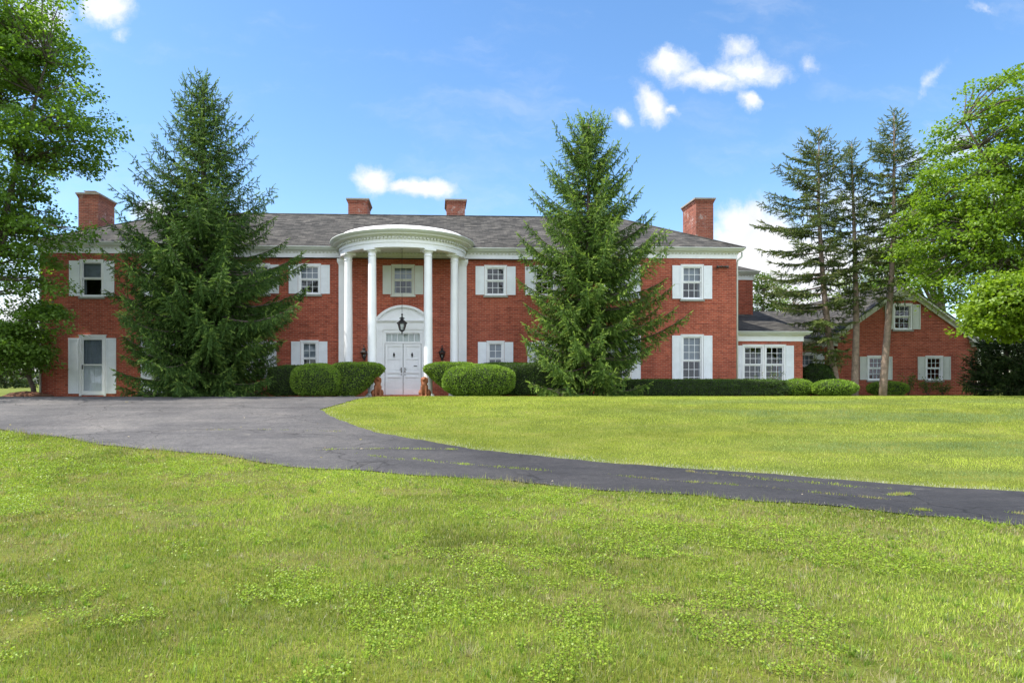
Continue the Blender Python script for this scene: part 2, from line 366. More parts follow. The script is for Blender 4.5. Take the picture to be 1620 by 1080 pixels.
def dist_edge(x, y, P, closed=True):
    x = np.asarray(x, float); y = np.asarray(y, float); best = np.full(x.shape, 1e9)
    for i in range(0 if closed else 1, len(P)):
        ax, ay = P[i-1]; bx, by = P[i]; dx = bx-ax; dy = by-ay; L = dx*dx+dy*dy+1e-12
        t = np.clip(((x-ax)*dx+(y-ay)*dy)/L, 0, 1); best = np.minimum(best, np.hypot(x-ax-t*dx, y-ay-t*dy))
    return best
k &= dist_edge(xs, ys, poly) > 0.2
pts = [Vector(p) for p in polyd] + [Vector(p) for p in zip(xs[k], ys[k])]
nb = len(polyd)
vo, eo, fo, *_ = geometry.delaunay_2d_cdt(pts, [(i, (i+1) % nb) for i in range(nb)], [], 1, 1e-5)
dm, nt2, b2 = mat('asphalt'); b2.inputs['Roughness'].default_value = 0.85; b2.inputs['Specular IOR Level'].default_value = 0.3
o2 = N(nt2, 'ShaderNodeTexCoord').outputs['Object']
fn = noise(nt2, 60, 4, 0.8, vec=o2); bn = noise(nt2, 0.5, 6, 0.65, vec=o2)
c = ramp(nt2, bn, [(0.3, (0.082, 0.080, 0.084)), (0.5, (0.118, 0.115, 0.118)), (0.7, (0.165, 0.158, 0.155))])
c = mixc(nt2, 1.0, c, ramp(nt2, fn, [(0.3, (0.45, 0.45, 0.46)), (0.5, (1, 1, 1)), (0.7, (1.8, 1.75, 1.7))]), 'MULTIPLY')
mpb = N(nt2, 'ShaderNodeMapping'); mpb.inputs['Scale'].default_value = (0.25, 1.6, 1); mpb.inputs['Rotation'].default_value = (0, 0, 0.15); nt2.links.new(o2, mpb.inputs[0])
c = mixc(nt2, 1.0, c, ramp(nt2, noise(nt2, 1.2, 6, 0.7, vec=mpb.outputs[0]), [(0.3, (0.78, 0.78, 0.79)), (0.5, (1, 1, 1)), (0.7, (1.25, 1.22, 1.18))]), 'MULTIPLY')
c = mixc(nt2, 1.0, c, ramp(nt2, noise(nt2, 9, 5, 0.8, vec=o2), [(0.3, (0.75, 0.75, 0.75)), (0.5, (1, 1, 1)), (0.72, (1.35, 1.32, 1.28))]), 'MULTIPLY')
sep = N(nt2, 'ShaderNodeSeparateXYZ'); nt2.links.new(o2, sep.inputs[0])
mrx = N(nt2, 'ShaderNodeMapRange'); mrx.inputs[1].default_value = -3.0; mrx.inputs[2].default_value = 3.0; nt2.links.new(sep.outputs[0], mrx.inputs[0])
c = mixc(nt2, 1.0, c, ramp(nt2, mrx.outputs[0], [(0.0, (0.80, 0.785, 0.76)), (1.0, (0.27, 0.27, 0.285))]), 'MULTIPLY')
vo_ = N(nt2, 'ShaderNodeTexVoronoi', Scale=0.55); vo_.feature = 'DISTANCE_TO_EDGE'
mpv = N(nt2, 'ShaderNodeVectorMath'); mpv.operation = 'ADD'; nn = N(nt2, 'ShaderNodeTexNoise', Scale=1.3, Detail=6); nt2.links.new(o2, nn.inputs['Vector']); nt2.links.new(o2, mpv.inputs[0]); nt2.links.new(nn.outputs[1], mpv.inputs[1]); nt2.links.new(mpv.outputs[0], vo_.inputs['Vector'])
cr = ramp(nt2, vo_.outputs[0], [(0.0, (0.35, 0.35, 0.35)), (0.007, (0.6, 0.6, 0.6)), (0.014, (1, 1, 1))])
msk = ramp(nt2, noise(nt2, 0.35, 2, 0.5, vec=o2), [(0.46, (0, 0, 0)), (0.6, (1, 1, 1))])
c = mixc(nt2, msk, c, mixc(nt2, 1.0, c, cr, 'MULTIPLY'))
st = ramp(nt2, noise(nt2, 2.4, 8, 0.75, vec=o2), [(0.64, (0, 0, 0)), (0.72, (0.5,)*3)])
c = mixc(nt2, st, c, (0.20, 0.185, 0.16))
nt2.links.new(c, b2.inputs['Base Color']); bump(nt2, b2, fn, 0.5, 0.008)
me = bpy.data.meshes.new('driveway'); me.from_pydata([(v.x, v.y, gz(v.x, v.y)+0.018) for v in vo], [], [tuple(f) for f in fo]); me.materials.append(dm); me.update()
for p in me.polygons:
    if p.normal.z < 0: p.flip()
me.polygons.foreach_set('use_smooth', [True]*len(me.polygons))
o = bpy.data.objects.new('driveway', me); col.objects.link(o); tag(o, 'dark asphalt driveway curving from the right up to the house front', kind='structure')

# grass blades
def blades(name, N0, dlo, dhi, fn_keep, h0, w0, tint, label, seed, pw=1.55, lean=0.5):
    r = np.random.default_rng(seed)
    u = r.random(N0*3); e = 2-pw
    d = (dlo**e + u*(dhi**e-dlo**e))**(1/e)
    l = (r.random(N0*3)*(1.78) - 0.80)*(d+2.2)
    x = CAMX + CA*l + SA*d; y = CAMY - SA*l + CA*d
    k = fn_keep(x, y, d, r); x, y, d = x[k][:N0], y[k][:N0], d[k][:N0]; n = len(x)
    z = gz_d(d); s = r.uniform(0.45, 1.3, n)*(0.45+0.75*vnoise(x, y, 0.3, 5)+.45*vnoise(x, y, 1.1, 6)); wd = w0*(d/3.4)**0.85*r.uniform(0.7, 1.3, n)
    th = r.random(n)*2*PI; ph = r.random(n)*2*PI; ln = np.abs(r.normal(0, lean, n))
    hx, hy = np.cos(th)*wd/2, np.sin(th)*wd/2; H = h0*s
    tx = x + np.cos(ph)*np.sin(ln)*H; ty = y + np.sin(ph)*np.sin(ln)*H; tz = z + np.cos(np.minimum(ln, 1.4))*H + 0.003
    V = np.empty((n, 3, 3)); V[:,0] = np.stack([x-hx, y-hy, z-0.004], 1); V[:,1] = np.stack([x+hx, y+hy, z-0.004], 1); V[:,2] = np.stack([tx, ty, tz], 1)
    C = np.repeat(tint(x, y, d, r), 3, axis=0)
    return np_mesh(name, V.reshape(-1, 3), np.arange(n*3).reshape(-1, 3), M['grassb'], colr=C, kind='stuff', label=label, cat='grass')
def in_house(x, y): return ((x > -14.6) & (x < 14.1) & (y > -1.9)) | ((x > 13) & (x < 18) & (y > -0.6)) | ((x > 17) & (y > 1.6))
def offdrive(x, y): return ~inside(x, y, polyd[::2])
def side_near(x, y):     # True on the camera's side of the drive
    return y < np.interp(x, nx_, ny_)
NE = sorted([gp(*p) for p in near]); nx_ = [p[0] for p in NE]; ny_ = [p[1] for p in NE]
def tint_fg(x, y, d, r):
    n = len(x); a = vnoise(x, y, 1.6, 1)*0.6+vnoise(x, y, 0.5, 2)*0.4; t = r.random(n)[:, None]
    g1 = np.array([0.12, 0.19, 0.02]); g2 = np.array([0.44, 0.50, 0.095]); c = g1*(1-t)+g2*t
    c = c*(0.45+1.1*a)[:, None]
    b_ = vnoise(x*.8, y, 0.7, 51)*0.6+vnoise(x, y, 0.22, 52)*0.4
    dry = (r.random(n) < 0.13+0.75*np.clip((b_-0.50)*4.0, 0, 1))[:, None]
    c = np.where(dry, np.array([0.44, 0.37, 0.185])*(0.45+0.6*t), c)
    pale = (r.random(n) < 0.06)[:, None]
    return np.where(pale, np.array([0.33, 0.36, 0.20])*(0.7+0.4*t), c)
def tint_bg(x, y, d, r):
    n = len(x); t = r.random(n)[:, None]; a = vnoise(x*0.3, y, 0.9, 3)*0.4+vnoise(x*.6, y, 0.35, 4)*0.3+vnoise(x*.25,y*.8,2.6,14)*.3
    c = np.array([0.22, 0.285, 0.03])*(1-t)+np.array([0.455, 0.485, 0.105])*t; c = c*(0.50+1.05*a)[:, None]
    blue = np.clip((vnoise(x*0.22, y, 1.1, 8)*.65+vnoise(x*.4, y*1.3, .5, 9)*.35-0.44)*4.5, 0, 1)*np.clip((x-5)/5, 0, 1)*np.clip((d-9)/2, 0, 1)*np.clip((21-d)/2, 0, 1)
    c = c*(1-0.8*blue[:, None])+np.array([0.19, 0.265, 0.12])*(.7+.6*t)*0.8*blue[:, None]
    e = dist_edge(x, y, FARW, False); p = np.exp(-(e/0.26)**2)*(0.35+0.65*np.clip(x/3, 0, 1))
    k = (r.random(n) < p*0.9)[:, None]
    return np.where(k, np.array([0.55, 0.55, 0.42])*(0.7+0.4*t), c)
FARW = [gp(*p) for p in far]
def fg_keep(x, y, d, r):
    b_ = vnoise(x*.8, y, 0.7, 51)*0.6+vnoise(x, y, 0.22, 52)*0.4
    return side_near(x, y) & offdrive(x, y) & (r.random(len(x)) > np.clip((b_-.60)*5, 0, .75))
blades('foreground_grass', 470000, 2.7, 17, fg_keep, 0.036, 0.0052, tint_fg, 'uneven foreground lawn grass below the driveway', 5, pw=1.3, lean=0.75)
blades('island_grass', 300000, 6.5, 27, lambda x, y, d, r: (~side_near(x, y)) & offdrive(x, y) & ~in_house(x, y) & (x > -7), 0.034, 0.0036, tint_bg, 'smooth mown lawn grass between driveway and hedges', 6, pw=0.7, lean=0.45)
TC = np.random.default_rng(77); tl = TC.uniform(-.8, .95, 900); td = 2.9+13*TC.random(900)**1.4; tl = tl*td
TX, TY = ld2w(tl, td)
def tuft_keep(x, y, d, r): return np.ones(len(x), bool)
def tufts(name, per, h0, label):
    r = np.random.default_rng(78); k = side_near(TX, TY) & offdrive(TX, TY); cx_, cy_ = TX[k], TY[k]; n = len(cx_)*per; i = np.repeat(np.arange(len(cx_)), per)
    a = r.random(n)*2*PI; q = np.abs(r.normal(0, .028, n)); x = cx_[i]+np.cos(a)*q; y = cy_[i]+np.sin(a)*q; d = depth(x, y); z = gz_d(d); H = h0*r.uniform(.5, 1.2, n)*r.uniform(.6, 1.3, len(cx_))[i]; ln = r.uniform(.1, 1.1, n); wd = .005*(d/3.4)**.6
    th = a+PI/2; V = np.empty((n, 3, 3)); hx, hy = np.cos(th)*wd/2, np.sin(th)*wd/2
    V[:,0] = np.stack([x-hx, y-hy, z-.003], 1); V[:,1] = np.stack([x+hx, y+hy, z-.003], 1); V[:,2] = np.stack([x+np.cos(a)*np.sin(ln)*H, y+np.sin(a)*np.sin(ln)*H, z+np.cos(ln)*H], 1)
    t = r.random(n)[:, None]; g = r.random(len(cx_))[i][:, None]; c = (np.array([.09,.17,.02])*(1-t)+np.array([.24,.36,.05])*t)*(1-g*.0); c = np.where(g < .22, np.array([.42,.40,.22])*(.6+.5*t), c)
    np_mesh(name, V.reshape(-1, 3), np.arange(n*3).reshape(-1, 3), M['grassb'], colr=np.repeat(c, 3, axis=0), kind='stuff', label=label, cat='grass')
tufts('coarse_grass', 34, .06, 'coarse darker grass tufts scattered through the foreground lawn')
def edge_keep(x, y, d, r):
    k =  dist_edge(x, y, NEW, False) < np.abs(r.normal(0, 0.05+.22*vnoise(x, y, .7, 61), len(x))); return k & (offdrive(x, y) | (dist_edge(x, y, NEW, False) < .09*r.random(len(x))))
NEW = [gp(*p) for p in near]
blades('verge_grass', 64000, 4.5, 20, edge_keep, 0.085, 0.0036, tint_fg, 'long ragged grass overhanging the near driveway edge', 9, pw=1.0, lean=0.4)
# weeds in the driveway cracks
def crack_pts(path, n, sd, r, clump=0.5):
    P = [np.array(gp(*p)) for p in path]; out = []
    seg = [np.linalg.norm(P[i+1]-P[i]) for i in range(len(P)-1)]; tot = sum(seg)
    c = r.random(max(4, int(tot*3.2)))*tot
    for _ in range(n):
        s = r.choice(c)+r.normal(0, 0.05) if r.random() > 0.25 else r.random()*tot
        s = min(max(s, 0), tot-1e-6); i = 0
        while s > seg[i]: s -= seg[i]; i += 1
        q = P[i]+(P[i+1]-P[i])*s/seg[i]; out.append((q[0]+r.normal(0, sd), q[1]+r.normal(0, sd)))
    return out
r_ = np.random.default_rng(21); cp = []
for path, n in (([(500,713),(560,711),(640,711),(722,712)], 520), ([(655,727),(700,733),(780,739),(875,747)], 560), ([(960,752),(1020,758),(1092,764),(1200,771),(1300,782),(1400,791)], 620),
                ([(1090,747),(1213,758),(1300,768),(1420,776)], 420), ([(1180,758),(1330,768)], 200), ([(1405,785),(1440,783)], 500), ([(1450,808),(1465,809)], 160), ([(280,682),(400,680),(560,684)], 160), ([(1600,813),(1620,815)], 90), ([(640,729),(560,718)], 120)):
    cp += crack_pts(path, n, 0.032, r_)
cp = np.array(cp); x, y = cp[:,0], cp[:,1]; n = len(x); d = depth(x, y); z = gz_d(d)+0.018
th = r_.random(n)*2*PI; ph = r_.random(n)*2*PI; ln = np.abs(r_.normal(0.4, 0.5, n)); H = 0.035*r_.uniform(0.3, 1.3, n); wd = 0.008
V = np.empty((n, 3, 3)); V[:,0] = np.stack([x-np.cos(th)*wd/2, y-np.sin(th)*wd/2, z-.003], 1); V[:,1] = np.stack([x+np.cos(th)*wd/2, y+np.sin(th)*wd/2, z-.003], 1)
V[:,2] = np.stack([x+np.cos(ph)*np.sin(ln)*H, y+np.sin(ph)*np.sin(ln)*H, z+np.cos(np.minimum(ln, 1.4))*H+.002], 1)
np_mesh('crack_weeds', V.reshape(-1, 3), np.arange(n*3).reshape(-1, 3), M['grassb'], colr=np.repeat(tint_fg(x, y, d, r_)*1.1, 3, axis=0), kind='stuff', label='sparse green weeds growing from the driveway cracks', cat='weeds')
# clover / ground ivy leaves
def leaves_flat(name, n0, size, mask, label, seed, cA, cB, dlo=2.8, dhi=16, up=0.03, pw=1.1):
    r = np.random.default_rng(seed); u = r.random(n0*6); e = 2-pw; d = (dlo**e+u*(dhi**e-dlo**e))**(1/e); l = (r.random(n0*6)*1.78-0.80)*(d+1.5)
    x = CAMX+CA*l+SA*d; y = CAMY-SA*l+CA*d; k = mask(x, y, d, r); x, y, d = x[k][:n0], y[k][:n0], d[k][:n0]; n = len(x)
    t = np.linspace(0, 2*PI, 6)[:-1]; TV = np.stack([np.cos(t), np.sin(t), 0.18*np.cos(2*t)], 1)*0.5; TF = np.array([[0,1,2,3,4]])
    Nn = np.stack([r.normal(0, 0.42, n), r.normal(0, 0.42, n)-0.1, np.ones(n)], 1); U = np.cross(Nn, r.normal(size=(n, 3)))
    R = frames(U, up=Nn); S = size*r.uniform(0.55, 1.3, n)*(1+0.05*np.clip(d-4, 0, 20))
    P = np.stack([x, y, gz_d(d)+r.random(n)*up+0.012], 1); tt = r.random(n)[:, None]
    V_, F_, C_ = stamp(TV, TF, P, R, S, np.array(cA)*(1-tt)+np.array(cB)*tt)
    np_mesh(name, V_, F_, M['leaf'], colr=C_, kind='stuff', label=label, cat='weeds')
def ivy(x, y, d, r):
    a = vnoise(x+0.5*y, y, 1.7, 31)*0.34+vnoise(x, y, 0.55, 32)*0.33+vnoise(x, y, 0.17, 33)*0.33
    return side_near(x, y) & offdrive(x, y) & (r.random(len(x)) < np.clip((a-0.50)*9, 0, 1)**1.3*0.9+0.015)
leaves_flat('ground_ivy', 100000, 0.014, ivy, 'bright green ground ivy patches in the foreground lawn', 41, (0.125, 0.21, 0.016), (0.345, 0.455, 0.05), up=0.04)
def litter(x, y, d, r):
    return (r.random(len(x)) < 0.05) & ((dist_edge(x, y, NEW, False) < .9) | (r.random(len(x)) < 0.16)) & inside(x, y, poly)
leaves_flat('leaf_litter', 900, 0.045, litter, 'dry leaves and petals scattered on the asphalt', 43, (0.30, 0.23, 0.15), (0.55, 0.48, 0.38), dlo=5, dhi=21, up=0.012, pw=0.6)

# tar cracks and crumbled stones along the edge
ck = MB(); rk_ = random.Random(5)
for path, w0 in (([(60,693),(113,690),(180,686),(233,683),(300,680),(350,678),(400,682),(440,681)], .022), ([(150,645.5),(230,646.5),(300,645.5),(430,646),(520,644)], .03), ([(60,637),(200,637.5),(330,639)], .02), ([(560,743),(590,733),(640,727),(655,724)], .02), ([(598,741),(612,733),(622,728)], .016), ([(400,684),(480,688),(540,690),(600,690)], .014), ([(500,713.5),(600,711.5),(730,713)], .02), ([(655,727),(780,739),(900,750),(1020,758),(1200,771),(1400,791),(1600,812)], .013)):
    P = [Vector(gp(*p)) for p in path]; Q = []
    for i in range(len(P)-1):
        n = max(2, int((P[i+1]-P[i]).length/.09)); dv = (P[i+1]-P[i]).normalized(); nv = Vector((-dv.y, dv.x))
        for j in range(n): Q.append((P[i].lerp(P[i+1], j/n)+nv*(.05*math.sin(j*.31+i)+rk_.uniform(-.022,.022)), nv))
    for i in range(len(Q)-1):
        (a, na), (b, nb2) = Q[i], Q[i+1]; w1 = w0*rk_.uniform(.15,.6)
        if rk_.random() < .12: continue
        ck.quad(*[(v.x, v.y, gz(v.x, v.y)+.021) for v in (a-na*w1, b-nb2*w1, b+nb2*w1, a+na*w1)])
ck.build('driveway_cracks', simple('crack_dirt', (0.030, 0.028, 0.026), 1.0, 0.3, 8), kind='structure')
rs = np.random.default_rng(91); EP = np.array(NEW); sg = np.hypot(*(EP[1:]-EP[:-1]).T); cu_ = np.concatenate([[0], np.cumsum(sg)])
ns = 3600; q = rs.random(ns)*cu_[-1]; ii = np.searchsorted(cu_, q)-1; f = (q-cu_[ii])/sg[ii]; pq = EP[ii]+(EP[ii+1]-EP[ii])*f[:, None]; tn = (EP[ii+1]-EP[ii])/sg[ii][:, None]; nm = np.stack([-tn[:,1], tn[:,0]], 1)
off_ = np.abs(rs.normal(0, .09, ns))*np.where(rs.random(ns) < .75, -1, 1)*(.5+vnoise(q, q*0, .8, 4))
x = pq[:,0]+nm[:,0]*off_; y = pq[:,1]+nm[:,1]*off_; d = depth(x, y); k = (d > 4) & (d < 22); x, y, d = x[k], y[k], d[k]; n = len(x)
OT = np.array([(1,0,0),(0,1,0),(-1,0,0),(0,-1,0),(0,0,.7),(0,0,-.7)], float)*.5; OF = np.array([[0,1,4],[1,2,4],[2,3,4],[3,0,4],[1,0,5],[2,1,5],[3,2,5],[0,3,5]])
g_ = rs.random(n)[:, None]; V_, F_, C_ = stamp(OT, OF, np.stack([x, y, gz_d(d)+.016+rs.random(n)*.006], 1), frames(rs.normal(size=(n, 3))), rs.uniform(.006, .022, n), np.array([.09,.088,.085])*(1-g_)+np.array([.24,.225,.205])*g_**2)
np_mesh('edge_gravel', V_, F_, leaf_mat('gravel_stone', 0.0, 0.9, 0.2), colr=C_, kind='stuff', label='crumbled asphalt stones along the near driveway edge', cat='gravel')

# ------------------------------------------------------------------ mansion
house = empty('brick_mansion', (0, 0, 0), label='long two-storey red brick mansion with white half-round portico and grey hip roof', cat='house')
XL, XR, XA, XB, YP, YB = -14.42, 13.92, -7.48, 6.98, -0.5, 7.48
def wall_sheet(mb, x0, x1, z0, z1, y, ops, th=0.22):
    xs = sorted({x0, x1, *[v for o in ops for v in (o[0], o[1])]}); zs = sorted({z0, z1, *[v for o in ops for v in (o[2], o[3])]})
    for i in range(len(xs)-1):
        for j in range(len(zs)-1):
            cx, cz = (xs[i]+xs[i+1])/2, (zs[j]+zs[j+1])/2
            if any(o[0] < cx < o[1] and o[2] < cz < o[3] for o in ops): continue
            a, b, c, d = xs[i], xs[i+1], zs[j], zs[j+1]; mb.quad((a,y,c),(b,y,c),(b,y,d),(a,y,d))
            mb.quad((b,y+th,c),(a,y+th,c),(a,y+th,d),(b,y+th,d))
    for a, b, c, d in ops:
        mb.quad((a,y,c),(a,y+th,c),(a,y+th,d),(a,y,d)); mb.quad((b,y+th,c),(b,y,c),(b,y,d),(b,y+th,d))
        mb.quad((a,y,c),(b,y,c),(b,y+th,c),(a,y+th,c)); mb.quad((a,y+th,d),(b,y+th,d),(b,y,d),(a,y,d))
# windows: (cx, half width, z0, z1, plane y, cols, rows per sash, shutter width, kind)
WIN = []
for s in (-1, 1):
    for cx in (3.86, 5.94):
        WIN.append((s*cx, 0.46, 4.23, 5.47, 0, 3, 2, 0.38, 'a')); WIN.append((s*cx, 0.36, 0.85, 2.31, 0, 2, 2, 0.38, 'a'))
WIN.append((0.0, 0.47, 4.23, 5.47, 0, 3, 2, 0.37, 'p'))
for cx in (9.0, 12.03):
    WIN.append((cx, 0.47, 4.05, 5.48, YP, 3, 2, 0.37, 'a')); WIN.append((cx, 0.47, 0.40, 2.57, YP, 3, 3, 0.38, 'a'))
WIN.append((-12.37, 0.46, 4.01, 5.47, YP, 1, 1, 0.42, 'm')); WIN.append((-9.53, 0.46, 4.01, 5.47, YP, 3, 2, 0.42, 'a')); WIN.append((-9.53, 0.5, 0.14, 2.46, YP, 3, 3, 0.42, 'a'))
CURTAIN_TOP = True
def pleat(mb, x0, x1, y, z0, z1, amp=0.02, n=None):
    n = n or max(6, int((x1-x0)/0.035)); p = [(x0+(x1-x0)*i/n, y+amp*math.sin(i*1.9)) for i in range(n+1)]
    for i in range(n): mb.add([(p[i][0],p[i][1],z0),(p[i+1][0],p[i+1][1],z0),(p[i+1][0],p[i+1][1],z1),(p[i][0],p[i][1],z1)], [(0,1,2,3)], True)
def window(cx, hw, z0, z1, y, cols, rows, sw, kind, parent, lab=None, fm='white', sm='shutter', louvre=False, split=0.52, left=True, right=True):
    f = MB(); c = 0.075; p = y-0.035                         # casing around the opening
    f.box(cx-hw, cx-hw+c, p, y+0.10, z0+0.05, z1-c); f.box(cx+hw-c, cx+hw, p, y+0.10, z0+0.05, z1-c)
    f.box(cx-hw, cx+hw, p-0.004, y+0.10, z1-c, z1); f.box(cx-hw-0.02, cx+hw+0.02, p-0.02, y+0.10, z1, z1+0.03)
    fr = f.build('window', M[fm], parent, label=lab)
    s = MB(); s.box(cx-hw-0.05, cx+hw+0.05, y-0.075, y+0.12, z0-0.075, z0); s.build('sill', M['stone'] if kind != 'p' else M['offwhite'], fr)
    f2 = MB(); f2.box(cx-hw, cx+hw, p-0.006, y+0.1, z0, z0+0.05); f2.build('frame_foot', M[fm], fr)
    sh = MB(); ix0, ix1 = cx-hw+c, cx+hw-c; iz0, iz1 = z0+0.05, z1-c; zm = iz0+(iz1-iz0)*split; r = 0.045; mu = 0.018
    for a, b, yy in ((zm, iz1, y+0.012), (iz0, zm, y+0.045)):
        sh.box(ix0, ix0+r, yy, yy+0.03, a, b); sh.box(ix1-r, ix1, yy, yy+0.03, a, b)
        sh.box(ix0+r, ix1-r, yy, yy+0.03, a, a+r); sh.box(ix0+r, ix1-r, yy, yy+0.03, b-r, b)
        for i in range(1, cols): xx = ix0+r+(ix1-ix0-2*r)*i/cols; sh.box(xx-mu/2, xx+mu/2, yy+0.006, yy+0.024, a+r, b-r)
        for j in range(1, rows): zz = a+r+(b-a-2*r)*j/rows; sh.box(ix0+r, ix1-r, yy+0.004, yy+0.022, zz-mu/2, zz+mu/2)
    sh.build('sash', M[fm], fr)
    g = MB(); g.quad((ix0,y+0.028,zm),(ix1,y+0.028,zm),(ix1,y+0.028,iz1),(ix0,y+0.028,iz1)); g.quad((ix0,y+0.06,iz0),(ix1,y+0.06,iz0),(ix1,y+0.06,zm),(ix0,y+0.06,zm))
    g.build('pane', M['glass'], fr)
    cu = MB()
    if kind in 'apwm':
        q = rnd.random()
        if kind != 'w' and (rnd.random() < .55 or z1-z0 > 1.35): cu.quad((ix0-.03,y+0.16,zm+rnd.uniform(-.04,.08)),(ix1+.03,y+0.16,zm),(ix1+.03,y+0.16,iz1+.04),(ix0-.03,y+0.16,iz1+.04))
        if cu.v: cu.build('window_shade', M['curtain'], fr)
        cu = MB(); pleat(cu, ix0-0.05, ix0+0.03+0.08*q, y+0.24, iz0-.05, iz1+.05); cu.build('curtain', M['curtain'], fr); cu = MB(); pleat(cu, ix1-0.03-0.08*q, ix1+0.05, y+0.24, iz0-.05, iz1+.05)
        cu.build('curtain', M['curtain'], fr)
    if sw:
        for sd in (-1, 1):
            if (sd < 0 and not left) or (sd > 0 and not right): continue
            a = cx+sd*(hw+0.012); b = cx+sd*(hw+sw); a, b = min(a, b), max(a, b); S = MB(); zb, zt = z0+0.03, z1-0.02; yy = y-0.03
            S.box(a+.004, b-.004, yy, y-0.004, zb+.004, zt-.004); q = 0.05
            S.box(a, a+q, yy-.016, yy+.006, zb, zt); S.box(b-q, b, yy-.016, yy+.006, zb, zt); zmm = zb+(zt-zb)*0.47
            for za, zc in ((zb, zb+.07), (zmm-.035, zmm+.035), (zt-.07, zt)): S.box(a+q, b-q, yy-.014, yy+.006, za, zc)
            for za, zc in ((zb+.07, zmm-.035), (zmm+.035, zt-.07)):
                if louvre:
                    k = int((zc-za)/0.055)
                    for i in range(k):
                        zq = za+(i+.5)*(zc-za)/k; S.add([(a+q,yy-.002,zq+.02),(b-q,yy-.002,zq+.02),(b-q,yy-.016,zq-.02),(a+q,yy-.016,zq-.02)], [(3,2,1,0)])
                else:
                    S.box(a+q+.03, b-q-.03, yy-.009, yy+.004, za+.035, zc-.035)
            S.build('shutter', M[sm], parent)
    return fr
def ops_of(W, y): return [(c-h+0.03, c+h-0.03, a+0.02, b-0.03) for (c, h, a, b, yy, *_) in W if yy == y]
DL = (-12.86, -11.82, 0.06, 2.46)
wl = MB(); o0 = ops_of(WIN, 0); oP = ops_of(WIN, YP)
wall_sheet(wl, XA, XB, -0.2, 5.80, 0, o0 + [(-0.76, 0.76, 0.0, 2.72)])
wall_sheet(wl, XL, XA, -0.2, 5.80, YP, [o for o in oP if o[0] < 0] + [(DL[0]+.03, DL[1]-.03, 0.08, 2.43)])
wall_sheet(wl, XB, XR, -0.2, 5.80, YP, [o for o in oP if o[0] > 0])
for x in (XL, XR):
    wl.quad((x, YB if x < 0 else YP, -.2), (x, YP if x < 0 else YB, -.2), (x, YP if x < 0 else YB, 5.8), (x, YB if x < 0 else YP, 5.8))
wl.quad((XA,YP,-.2),(XA,0,-.2),(XA,0,5.8),(XA,YP,5.8)); wl.quad((XB,0,-.2),(XB,YP,-.2),(XB,YP,5.8),(XB,0,5.8)); wl.quad((XR,YB,-.2),(XL,YB,-.2),(XL,YB,5.8),(XR,YB,5.8))
wl.build('wall', M['brick'], house)
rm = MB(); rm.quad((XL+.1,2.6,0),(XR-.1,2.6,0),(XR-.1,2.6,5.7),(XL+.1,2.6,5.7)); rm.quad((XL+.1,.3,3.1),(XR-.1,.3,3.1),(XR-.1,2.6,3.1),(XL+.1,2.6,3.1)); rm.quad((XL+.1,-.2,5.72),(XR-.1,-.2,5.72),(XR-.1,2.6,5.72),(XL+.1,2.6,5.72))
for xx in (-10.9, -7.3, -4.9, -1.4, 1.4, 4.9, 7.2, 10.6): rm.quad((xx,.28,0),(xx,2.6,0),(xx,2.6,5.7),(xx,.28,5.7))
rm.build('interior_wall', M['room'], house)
for wv in WIN:
    if wv[8] == 'p': window(*wv, house, lab='cream framed upper window under the portico', fm='offwhite', sm='shutter2')
    elif wv[8] == 'm': window(*wv, house, lab='upper window with large undivided panes')
    else: window(*wv, house)
# left side door
sd = MB(); y = YP; a, b, z0, z1 = DL
sd.box(a, a+.08, y-.04, y+.1, z0, z1-.08); sd.box(b-.08, b, y-.04, y+.1, z0, z1-.08); sd.box(a, b, y-.045, y+.1, z1-.08, z1); sd.box(a-.03, b+.03, y-.07, y+.02, z1, z1+.04); 
dl = sd.build('door_frame', M['white'], house, label='white frame of the left side door')
s2 = MB(); ax, bx = a+.08, b-.08; yy = y-.01
s2.box(ax, ax+.08, yy, yy+.04, z0+.04, z1-.08); s2.box(bx-.08, bx, yy, yy+.04, z0+.04, z1-.08); s2.box(ax+.08, bx-.08, yy, yy+.04, z0+.04, z0+.2); s2.box(ax+.08, bx-.08, yy, yy+.04, z1-.16, z1-.08); s2.box(ax+.08, bx-.08, yy+.002, yy+.036, 1.27, 1.33)
dd = s2.build('storm_door', M['white'], house, label='glazed white storm door left of the big spruce')
g = MB(); g.quad((ax+.08,yy+.02,z0+.2),(bx-.08,yy+.02,z0+.2),(bx-.08,yy+.02,z1-.16),(ax+.08,yy+.02,z1-.16)); g.build('pane', M['glass'], dd)
g = MB(); g.box(ax, bx, y+.12, y+.16, z0+.02, 1.32);
for i in range(1, 4): g.box(ax+(bx-ax)*i/4-.008, ax+(bx-ax)*i/4+.008, y+.112, y+.12, z0+.02, 1.32)
for i in range(1, 5): g.box(ax, bx, y+.11, y+.118, z0+.26*i-.008, z0+.26*i+.008)
g.build('inner_door', M['shutter'], dd); g = MB(); pleat(g, ax, bx, y+.14, 1.34, 2.36, .012); g.build('curtain', M['curtain'], dd)
g = MB(); g.box(ax+.03, ax+.055, yy-.04, yy, 1.12, 1.3); g.build('handle', M['iron'], dd)
for sdn in (-1, 1):
    p0 = a-.42 if sdn < 0 else b+.012; p1 = a-.012 if sdn < 0 else b+.40; S = MB(); yy2 = y-.03
    S.box(p0+.004, p1-.004, yy2, y-.004, .16, 2.36); S.box(p0, p0+.05, yy2-.014, yy2+.004, .15, 2.37); S.box(p1-.05, p1, yy2-.014, yy2+.004, .15, 2.37)
    for za in (.15, 1.1, 2.3): S.box(p0+.05, p1-.05, yy2-.012, yy2+.004, za, za+.07)
    for za, zc in ((.25, 1.07), (1.2, 2.27)): S.box(p0+.08, p1-.08, yy2-.008, yy2+.004, za, zc)
    S.build('shutter', M['shutter'], house)
